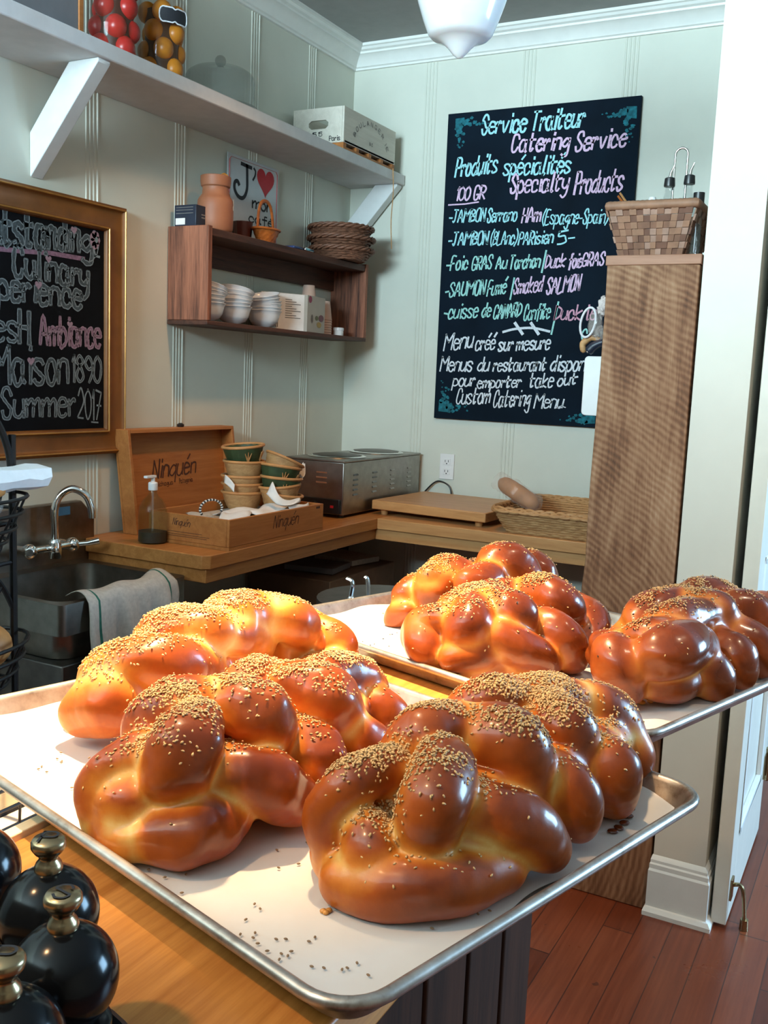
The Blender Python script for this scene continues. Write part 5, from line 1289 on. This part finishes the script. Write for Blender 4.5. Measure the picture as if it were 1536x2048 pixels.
lump(ony(1190, 648, yh-.02), (.020, .012, .036), 2, M['plastic'], 'mesh_bag'); lump(ony(1200, 668, yh-.02), (.014, .010, .022), 3, M['plastic'], 'bag_fold'); lump(ony(1206, 612, yh-.02), (.014, .012, .026), 5, mat('pale_cloth', (.62, .55, .52), .9), 'cloth')

# ================================================================== on the staff counter
T = thing('steel_container', 'stainless steel container with chrome clasps below the far pan', 'container', (1.55, -2.4, .8355))
sx0, sx1, sy0_, sy1_ = 1.36, 1.71, -2.785, -2.58
MB().box(sx0, sx1, sy0_, sy1_, .8355, .985).build('body', M['steel'], T, bevel=.004)
MB().box(sx0-.006, sx1+.006, sy0_-.006, sy1_+.006, .9855, .993).build('rim', M['steel'], T, bevel=.002)
for k, (px, py) in enumerate(((700, 1172), (738, 1170))):
    p = onz(px, py, 1.0)
T = thing('chrome_clasp', 'left chrome clasp handle showing above the back edge of the far pan', 'handle', (1, -2, 1), 'chrome clasps behind the far pan')
COL.objects.unlink(T); bpy.data.objects.remove(T)
# tall pot on the floor level trolley behind the far pan, only its clasps show
p1, p2 = ony(702, 1175, -2.0), ony(738, 1172, -2.0)
PT = thing('clamp_lid_pot', 'steel pot with two chrome clamp levers standing behind the far pan', 'pot', ((p1.x+p2.x)/2, -1.93, .001))
zc_ = p1.z-.035
MB().lathe([(.001, .0), (.16, .0), (.165, .01), (.165, zc_-.02), (.001, zc_-.02)], V3((p1.x+p2.x)/2-.02, -1.85, .001), 36).build('pot_body', M['steel_dark'], PT)
for p, s in ((p1, -1), (p2, 1)):
    MB().tube(smoothline([V3(p.x, p.y, zc_-.03), V3(p.x, p.y, zc_+.01), V3(p.x-s*.004, p.y, p.z+.012), V3(p.x-.012, p.y, p.z+.020)]), .0055, 8).ball(V3(p.x, p.y, zc_+.008), .009, 10, 8).build('clamp_lever', M['chrome'], PT)
# wire basket on the staff counter, left edge
c = onz(-2, 1622, .8355)
T = thing('wire_caddy', 'black wire caddy on the staff counter at the left edge of the photo', 'basket', (c.x, c.y, .8355))
b = MB(); o0 = V3(c.x, c.y, .8375)
bx = [(-.10, -.09), (.055, -.09), (.055, .065), (-.10, .065)]
for z, g in ((0, 0), (.03, .004), (.06, .008)): b.tube([o0+V3(x+math.copysign(g, x), y+math.copysign(g, y), z) for x, y in bx], .0026, 6, True)
for i in range(5):
    t = i/4
    for (xa, ya), (xb, yb) in ((bx[0], bx[1]), (bx[1], bx[2]), (bx[2], bx[3]), (bx[3], bx[0])):
        x, y = xa+(xb-xa)*t, ya+(yb-ya)*t; b.tube([o0+V3(x, y, 0), o0+V3(x*1.08, y*1.08, .06)], .002, 6)
    b.tube([o0+V3(-.10+.155*t, -.09, 0), o0+V3(-.10+.155*t, .065, 0)], .002, 6)
b.build('wire_frame', M['iron'], T)
b = MB().tube(smoothline([o0+V3(.055, .0, .06), o0+V3(.07, .0, .10), o0+V3(.03, .0, .125), o0+V3(-.02, 0, .12), o0+V3(-.08, 0, .07)]), .004, 6); b.build('handle', M['iron'], T)
for k, (dx, dy, lb) in enumerate(((-.02, -.03, 'white packet lying in the wire caddy'), (-.05, .02, 'folded white paper in the wire caddy'))):
    o = MB().obox(o0+V3(dx, dy, .012), (.035, .012, .003), (-.008, .022, .006), (0, 0, .0025)).build('white_packet', M['paper']); tag(o, lb, 'packet')
# ================================================================== sheet pans and parchment
def pan(near, ang, wu, wl, label, grp):
    th = math.radians(ang); U = Vector((math.cos(th), math.sin(th), 0)); Wv = Vector((-math.sin(th), math.cos(th), 0)); O = Vector((*near, 0))
    def P(u, w, z): return O+U*u+Wv*w+Vector((0, 0, z))
    zf = 1.0795
    prof = [(.026, zf), (.020, zf+.0015), (.0165, zf+.005), (.0095, 1.1005), (.0075, 1.1035), (.0045, 1.1052), (.001, 1.1040), (-.0008, 1.1010), (.0005, 1.0975), (.004, 1.0955), (.0085, 1.0965), (.0155, zf+.0035), (.0205, zf-.0008), (.026, zf-.0025)]
    b = MB(); rings = []
    for ins, z in prof:
        rings.append([P(x, y, z) for x, y in rrect(ins, wu-ins, ins, wl-ins, max(.012, .040-ins), 7)])
    n = len(rings[0]); vs = [p for r in rings for p in r]
    b.add(vs, [(i*n+j, i*n+(j+1) % n, (i+1)*n+(j+1) % n, (i+1)*n+j) for i in range(len(prof)-1) for j in range(n)]+[tuple(range(n))[::-1], tuple(range((len(prof)-1)*n, len(prof)*n))])
    o = b.build('sheet_pan', M['tray'], smooth=1.1)
    return tag(o, label, 'pan', grp), P
PA, FA = pan((2.1135, -3.5655), 74.4, .462, .640, 'worn aluminium sheet pan nearest the camera holding three pale loaves', 'sheet pans on the bar ledge')
PBn, FB = pan((2.151, -3.022), 72.6, .462, .640, 'aluminium sheet pan behind the nearest one holding three darker loaves', 'sheet pans on the bar ledge')
def parchment(F, u0, u1, w0, w1, label, curl, seed):
    nu, nw = 60, 80; g = random.Random(seed); ph = [g.uniform(0, 6) for _ in range(8)]; vs = []
    for i in range(nu+1):
        for j in range(nw+1):
            a, c = i/nu, j/nw
            u = u0+(u1-u0)*a; w = w0+(w1-w0)*c
            eu = .0045*math.sin(c*11+ph[0])+.003*math.sin(c*27+ph[1]); ew = .0045*math.sin(a*9+ph[2])+.003*math.sin(a*21+ph[3])
            u += eu*(2*a-1)**3; w += ew*(2*c-1)**3
            z = 1.0806+.0006*math.sin(u*40+ph[4])*math.sin(w*33+ph[5])+.0006
            # a pan wall lifts the edge a little
            z += curl(u, w)
            vs.append(F(u, w, z))
    b = MB().add(vs, [(i*(nw+1)+j, (i+1)*(nw+1)+j, (i+1)*(nw+1)+j+1, i*(nw+1)+j+1) for i in range(nu) for j in range(nw)])
    o = b.build('parchment_sheet', M['parchment'], smooth=1.5); return tag(o, label, 'paper', 'parchment sheets lining the pans')
def curlA(u, w):
    z = .012*max(0, 1-w/.02)**2*(1 if u > .1 else .2)*0
    z += .014*max(0, (u-.405)/.04)**1.5*math.exp(-((w-.055)/.05)**2)
    z += .010*max(0, (.024-u)/.012)*(1 if w > .2 else .4)*.5
    z += .010*max(0, (w-.585)/.03)
    return z
parchment(FA, .0225, .440, .026, .612, 'white baking parchment lining the nearest sheet pan', curlA, 2)
def curlB(u, w): return .018*max(0, (u-.425)/.03)+.012*max(0, (w-.585)/.03)+.004*max(0, (.022-u)/.01)
parchment(FB, .0225, .440, .024, .612, 'white baking parchment lining the far sheet pan', curlB, 5)

# ================================================================== braided loaves
ZP = 1.0818
def catm(P, n):
    P = [np.array(p) for p in P]
    if len(P) == 2: return [P[0]+(P[1]-P[0])*t for t in np.linspace(0, 1, n)]
    k = len(P); out = []
    for t in np.linspace(0, k-1-1e-6, n):
        i = int(t); f = t-i; g = lambda j: P[max(0, min(k-1, j))]
        p0, p1, p2, p3 = g(i-1), g(i), g(i+1), g(i+2)
        out.append(.5*((2*p1)+(p2-p0)*f+(2*p0-5*p1+4*p2-p3)*f*f+(3*p1-p0-3*p2+p3)*f**3))
    return out
def seg_d(X, pts, rad):
    """distance to a tapering bent strand"""
    d = np.full(len(X), 9., np.float32); tt = np.zeros(len(X), np.float32)
    for i in range(len(pts)-1):
        a, b_ = pts[i], pts[i+1]; ab = b_-a; L = ab@ab+1e-12
        t = np.clip(((X-a)@ab)/L, 0, 1); q = X-a-t[:, None]*ab
        e = np.sqrt((q*q).sum(1))-(rad[i]+(rad[i+1]-rad[i])*t)
        m = e < d; d[m] = e[m]; tt[m] = (i+t[m])/(len(pts)-1)
    return d, tt
def surface_nets(D, org, h):
    nx, ny, nz = D.shape; ins = D < 0
    cs = np.zeros((nx-1, ny-1, nz-1), np.int32)
    for a in (0, 1):
        for b_ in (0, 1):
            for c in (0, 1): cs += ins[a:nx-1+a, b_:ny-1+b_, c:nz-1+c]
    act = (cs > 0) & (cs < 8); idx = -np.ones(act.shape, np.int64); ii = np.argwhere(act); idx[act] = np.arange(len(ii))
    acc = np.zeros((len(ii), 3)); cnt = np.zeros(len(ii)); off = [(a, b_, c) for a in (0, 1) for b_ in (0, 1) for c in (0, 1)]
    for o1 in off:
        for ax in range(3):
            if o1[ax]: continue
            o2 = list(o1); o2[ax] = 1
            d1 = D[ii[:, 0]+o1[0], ii[:, 1]+o1[1], ii[:, 2]+o1[2]]; d2 = D[ii[:, 0]+o2[0], ii[:, 1]+o2[1], ii[:, 2]+o2[2]]
            m = (d1 < 0) != (d2 < 0); t = d1[m]/(d1[m]-d2[m]); p = np.tile(np.array(o1, float), (m.sum(), 1)); p[:, ax] += t
            acc[m] += p; cnt[m] += 1
    V = (ii+acc/np.maximum(cnt, 1)[:, None])*h+org
    F = []
    for ax in range(3):
        s1 = [slice(None)]*3; s2 = [slice(None)]*3; s1[ax] = slice(0, -1); s2[ax] = slice(1, None)
        A, B_ = ins[tuple(s1)], ins[tuple(s2)]; e = np.argwhere(A != B_); b1, b2 = (ax+1) % 3, (ax+2) % 3
        ok = (e[:, b1] > 0) & (e[:, b2] > 0) & (e[:, b1] < D.shape[b1]-1) & (e[:, b2] < D.shape[b2]-1); e = e[ok]
        q = []
        for da, db in ((1, 1), (0, 1), (0, 0), (1, 0)):
            c = e.copy(); c[:, b1] -= da; c[:, b2] -= db; q.append(idx[c[:, 0], c[:, 1], c[:, 2]])
        q = np.stack(q, 1); fl = ~A[e[:, 0], e[:, 1], e[:, 2]]; q[fl] = q[fl][:, ::-1]; F.append(q)
    return V, np.concatenate(F)
def loaf(key, label, material, h, nseed, black, seedfn, crust_gain, base_z=ZP, smin=.0027, gapw=.021):
    L = LOAVES[key]
    def W3(p): v = onz(p[0], p[1], base_z+p[2]); return np.array((v.x, v.y, base_z+p[2]))
    S_ = []
    core = [W3((p[0], p[1], p[2]-.005)) for p in L['core'][0]]; cr = L['core'][1]-.001
    ctr = np.mean(core, 0)
    ax = core[-1]-core[0]; ax[2] = 0; ax /= np.linalg.norm(ax); vv = np.array((ax[1], -ax[0], 0))
    S_.append((catm(core, 10), [cr*.8]+[cr]*8+[cr*.8], False))
    for pts, r in L['strands']:
        P = catm([W3(p) for p in pts], 11); S_.append((P, [r*(.74+.30*math.sin(math.pi*min(1, max(0, .12+.76*i/10)))) for i in range(11)], True))
    # braid bulges on the side turned away
    Lc = np.linalg.norm(core[-1]-core[0]); nb = max(3, int(Lc/.065))
    for k in range(nb):
        c = core[0]+(core[-1]-core[0])*(k+.5)/nb-vv*(cr-.002); c = c.copy(); c[2] = base_z+.036
        S_.append(([c+ax*.016+np.array((0, 0, .024))+vv*.012, c, c-ax*.012-np.array((0, 0, .016))], [.021, .024, .02], True))
    allp = np.concatenate([np.array(s[0]) for s in S_]); lo = allp.min(0)-.045; hi = allp.max(0)+.045; lo[2] = base_z-.004
    nn = np.ceil((hi-lo)/h).astype(int)+1
    g = np.stack(np.meshgrid(*[lo[i]+h*np.arange(nn[i]) for i in range(3)], indexing='ij'), -1).astype(np.float32).reshape(-1, 3)
    E = np.zeros(len(g), np.float32)
    for P, R, _ in S_:
        P = [p.astype(np.float32) for p in P]; a = np.array(P); m = np.all((g > a.min(0)-.04) & (g < a.max(0)+.04), 1)
        d, _t = seg_d(g[m], P, R); E[m] += np.exp(-np.clip(d, -.06, .05)/smin)
    D = -smin*np.log(np.maximum(E, 1e-12)); D = np.minimum(D, .05)
    D += .0011*sum(np.sin(g@k_.astype(np.float32)+p_) for k_, p_ in zip(RNG.normal(0, 85, (5, 3)), RNG.uniform(0, 6, 5)))/1.6
    D = np.maximum(D, (base_z+.0004)-g[:, 2]).reshape(nn)
    V, F = surface_nets(D, lo, h)
    # crust: how browned each spot is (tops of strands bake dark, the stretched seams stay pale)
    d1 = np.full(len(V), 9.); d2 = np.full(len(V), 9.); T1 = np.zeros(len(V))
    Vf = V.astype(np.float32)
    for P, R, vis in S_[1:]:
        d, t = seg_d(Vf, [p.astype(np.float32) for p in P], R)
        m = d < d1; d2 = np.where(m, d1, np.minimum(d2, d)); T1 = np.where(m, t, T1); d1 = np.where(m, d, d1)
    lf = sum(np.sin(V@k_+p_) for k_, p_ in zip(RNG.normal(0, 48, (6, 3)), RNG.uniform(0, 6, 6)))/6
    gap = np.clip((d2-d1)/(gapw*(1+.5*lf)), 0, 1); mid = np.sin(np.pi*np.clip(T1, 0, 1))
    l2 = sum(np.sin(V@k_+p_) for k_, p_ in zip(RNG.normal(0, 75, (5, 3)), RNG.uniform(0, 6, 5)))/5
    gap = 1-(1-gap)*np.clip(.85+.8*l2, .5, 1)
    hz = np.clip((V[:, 2]-base_z)/.11, 0, 1)
    side = np.clip(((V-ctr)@vv)/.10, -1, 1)
    me = bpy.data.meshes.new('braided_loaf'); org = np.array((ctr[0], ctr[1], base_z))
    me.from_pydata((V-org).tolist(), [], F.tolist()); me.materials.append(material)
    bm = bmesh.new(); bm.from_mesh(me)
    for _ in range(1): bmesh.ops.smooth_vert(bm, verts=bm.verts, factor=.5, use_axis_x=True, use_axis_y=True, use_axis_z=True)
    bmesh.ops.recalc_face_normals(bm, faces=bm.faces); bm.to_mesh(me); bm.free()
    nr = np.zeros(len(V)*3); me.vertices.foreach_get('normal', nr); nr = nr.reshape(-1, 3)
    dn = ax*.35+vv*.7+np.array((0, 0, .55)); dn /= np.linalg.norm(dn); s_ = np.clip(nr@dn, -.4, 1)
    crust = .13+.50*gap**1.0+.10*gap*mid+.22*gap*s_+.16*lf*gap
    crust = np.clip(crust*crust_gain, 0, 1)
    at = me.attributes.new('crust', 'FLOAT', 'POINT'); at.data.foreach_set('value', crust.astype(np.float32))
    me.shade_smooth()
    o = bpy.data.objects.new('braided_loaf', me); COL.objects.link(o); o.location = org; WL[o.name] = tuple(org)
    tag(o, label, 'bread', 'braided sesame loaves on the sheet pans')
    # sesame seeds
    N = np.zeros(len(me.polygons)*3); me.polygons.foreach_get('normal', N); N = N.reshape(-1, 3)
    Cc = np.zeros(len(me.polygons)*3); me.polygons.foreach_get('center', Cc); Cc = Cc.reshape(-1, 3)
    Ar = np.zeros(len(me.polygons)); me.polygons.foreach_get('area', Ar)
    u = (Cc+org-core[0])@ax; v = (Cc+org-ctr)@vv
    cl = sum(np.sin(Cc@k_+p_) for k_, p_ in zip(RNG.normal(0, 75, (5, 3)), RNG.uniform(0, 6, 5)))/5
    w = Ar*seedfn(u, v, Cc[:, 2], N)*np.clip(.55+1.6*cl, .02, 2); w /= w.sum()
    pick = RNG.choice(len(w), nseed, p=w)
    base = np.array([(0, 0, .55), (0, 0, -.5)]+[(math.cos(q)*.62*(1.25 if abs(math.cos(q)) > .9 and math.cos(q) > 0 else .9), math.sin(q)*.58, 0) for q in [i*math.pi/3 for i in range(6)]])
    tri = [(0, 2+i, 2+(i+1) % 6) for i in range(6)]+[(1, 2+(i+1) % 6, 2+i) for i in range(6)]
    vs, fs, vb, fb = [], [], [], []
    for f_ in pick:
        nrm = Vector(N[f_]+RNG.normal(0, .16, 3)).normalized(); t = nrm.orthogonal().normalized(); q = RNG.uniform(0, 6.28)
        s_ = nrm.cross(t); a_ = t*math.cos(q)+s_*math.sin(q); b_ = nrm.cross(a_); c = Vector(Cc[f_]+RNG.normal(0, .0006, 3)-N[f_]*RNG.normal(0, .0003, 1))
        k_ = RNG.uniform(.85, 1.15)
        tv, tf = (vb, fb) if RNG.random() < black else (vs, fs); o_ = len(tv)
        for p in base: tv.append(c+(a_*p[0]*.0026+b_*p[1]*.0017+nrm*(p[2]*.0013+.0004))*k_)
        tf += [(x+o_, y+o_, z+o_) for x, y, z in tri]
    for nm, tv, tf, mt in (('sesame_seeds', vs, fs, M['seed']), ('black_seeds', vb, fb, M['seed_black'])):
        if not tf: continue
        m2 = bpy.data.meshes.new(nm); m2.from_pydata(tv, [], tf); m2.materials.append(mt); m2.shade_smooth()
        so = bpy.data.objects.new(nm, m2); COL.objects.link(so); so.parent = o; so['kind'] = 'stuff'
    return o
def ridge(vc, wv, zlo, extra=None):
    def fn(u, v, z, N):
        f = np.clip((N[:, 2]-.25)/.6, 0, 1)**1.3*np.clip((z-zlo)/.03, 0, 1)*np.exp(-((v-vc)/wv)**2)
        f += .015*np.clip(N[:, 2], 0, 1)*(z > .03)
        if extra is not None: f += extra(u, v, z, N)
        return f
    return fn
def xA(u, v, z, N):   # patches on the near end
    return 1.1*np.exp(-((u+.04)/.022)**2-((v-.005)/.03)**2)*(z > .035)*np.clip(N[:, 2]+.2, 0, 1)
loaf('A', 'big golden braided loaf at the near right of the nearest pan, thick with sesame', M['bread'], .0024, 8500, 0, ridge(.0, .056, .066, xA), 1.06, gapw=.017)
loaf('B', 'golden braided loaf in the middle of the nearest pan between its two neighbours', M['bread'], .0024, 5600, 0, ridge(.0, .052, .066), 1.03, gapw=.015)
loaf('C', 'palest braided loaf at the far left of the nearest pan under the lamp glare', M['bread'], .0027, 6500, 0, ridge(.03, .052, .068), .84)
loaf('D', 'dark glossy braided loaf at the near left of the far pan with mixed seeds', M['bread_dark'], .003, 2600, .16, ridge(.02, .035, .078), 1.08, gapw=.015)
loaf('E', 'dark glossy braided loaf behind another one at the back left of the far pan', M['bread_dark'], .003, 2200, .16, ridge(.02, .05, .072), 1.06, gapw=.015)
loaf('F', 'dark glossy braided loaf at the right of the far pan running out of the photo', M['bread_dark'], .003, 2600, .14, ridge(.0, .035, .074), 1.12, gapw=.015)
# loose seeds, drips and crumbs on the parchment
def loose(F, n, boxes, lb, mt):
    b = MB(); g = random.Random(9)
    for k in range(n):
        u0, u1, w0, w1 = g.choice(boxes); c = F(g.uniform(u0, u1), g.uniform(w0, w1), 1.0832); a = g.uniform(0, 6.3)
        b.ball(c, (.0017, .001, .0007), 6, 4, rot=Matrix.Rotation(a, 3, 'Z'))
    o = b.build('loose_seeds', mt, smooth=1); tag(o, lb, 'seeds', kind='stuff')
loose(FA, 70, [(.03, .07, .04, .16), (.03, .06, .2, .34), (.05, .2, .035, .06), (.10, .25, .17, .21), (.06, .1, .4, .5)], 'loose sesame seeds scattered on the parchment of the nearest pan', mat('toasted_seed', (.20, .12, .06), .6, 0, .3, 300))
loose(FB, 60, [(.05, .3, .22, .27), (.05, .2, .44, .5), (.03, .08, .08, .2)], 'loose seeds scattered on the parchment of the far pan', M['seed_black'])
def blob(nm, pts, r, mt, lb, cat, hgt=.002):
    b = MB()
    for (px, py), q in zip(pts, r): c = onz(px, py, 1.083); b.ball(c, (q, q*.8, hgt), 14, 6, rot=Matrix.Rotation(px*.7, 3, 'Z'))
    tag(b.build(nm, mt, smooth=1.2), lb, cat)
blob('sugar_drip', [(1226, 1662), (1238, 1655), (1249, 1645), (1258, 1632), (1263, 1618)], [.005, .005, .005, .0045, .004], M['caramel'], 'dark burnt drip on the parchment by the right end of the nearest loaf', 'drip', .0015)
for k, (px, py, lb) in enumerate(((652, 1822, 'leftmost golden crumb on the parchment in front of the nearest loaf'), (686, 1816, 'middle golden crumb on the parchment in front of the nearest loaf'), (704, 1810, 'rightmost golden crumb on the parchment in front of the nearest loaf'))):
    blob('crumb', [(px-5, py), (px+5, py-1), (px, py+3)], [.0028, .003, .0024], M['crumb'], lb, 'crumb', .0018)
blob('glaze_puddle', [(1245, 1398), (1262, 1402), (1282, 1404), (1300, 1402)], [.008, .008, .007, .005], M['crumb'], 'amber glaze puddle in front of the right loaf on the far pan', 'drip', .0025)
blob('crumb', [(765, 1228), (775, 1226)], [.004, .003], M['crumb'], 'golden crumb on the far pan left of the dark loaves', 'crumb', .002)

# ================================================================== pepper and salt mills on a round black tray
ZL = 1.0765
ct = onz(40, 2005, ZL); 
T = thing('round_black_tray', 'round black tray under the mills at the bottom left', 'tray', (1.962, -3.722, ZL))
MB().lathe([(.001, 0), (.100, 0), (.108, .004), (.112, .016), (.109, .017), (.104, .006), (.001, .004)], V3(1.962, -3.722, ZL), 56).build('tray_dish', M['black'], T)
def mill(px, py, zk, letter, label, r=.0272):
    k = onz(px, py, zk); zb_ = ZL+.0045; H = zk-zb_
    T = thing('lacquered_mill', label, 'mill', (k.x, k.y, zb_), 'black lacquered mills on the round tray')
    c = V3(k.x, k.y, zb_)
    zs = H-.0165-r*.93                      # centre of the ball head
    body = [(.001, 0), (.026, 0), (.027, .003), (.026, .012), (.020, .024), (.0185, .035), (.021, zs-r-.010), (.0235, zs-r-.004), (.0235, zs-r+.002), (.020, zs-r+.004), (.001, zs-r+.004)]
    MB().lathe(body, c, 40).build('body', M['mill'], T, smooth=.9)
    MB().lathe([(r*math.sin(a), zs-r*math.cos(a)) for a in [math.radians(d) for d in range(28, 168, 6)]]+[(.001, zs+r*.985)], c, 48).build('ball_head', M['mill'], T, smooth=1.2)
    z0 = zs+r*.955
    o = MB().lathe([(.0075, z0-.001), (.0078, z0+.002), (.0068, z0+.0045), (.0052, z0+.0065), (.0052, z0+.0085), (.0075, z0+.0105), (.0094, z0+.0135), (.0094, z0+.0165), (.0082, z0+.0184), (.001, z0+.0188)], c, 32).build('brass_knob', M['brass'], T, smooth=1)
    if letter:
        b = MB(); d = V3(AX[0][0], AX[0][1], 0).normalized(); up = V3(-d.y, d.x, 0); q = c+V3(0, 0, z0+.0192)
        write(b, letter, q-d*.0040-up*.0058, q+d*.0042-up*.0058, up, .0118, .0016, (0, 0, 1), 0, jit=0)
        b.build('stamped_letter', M['ink'], o, smooth=0, doubles=False)
mill(97, 1685, 1.200, 'P', 'black mill with a brass knob stamped P, furthest right at the back')
mill(126, 1795, 1.200, 'S', 'black mill with a brass knob stamped S, in the middle of the group')
mill(8, 1922, 1.200, 'P', 'black mill in the bottom left corner with its brass knob half cut off', .0265)
mill(-58, 1610, 1.203, '', 'black mill at the left edge of the photo with only its rounded head showing', .0275)
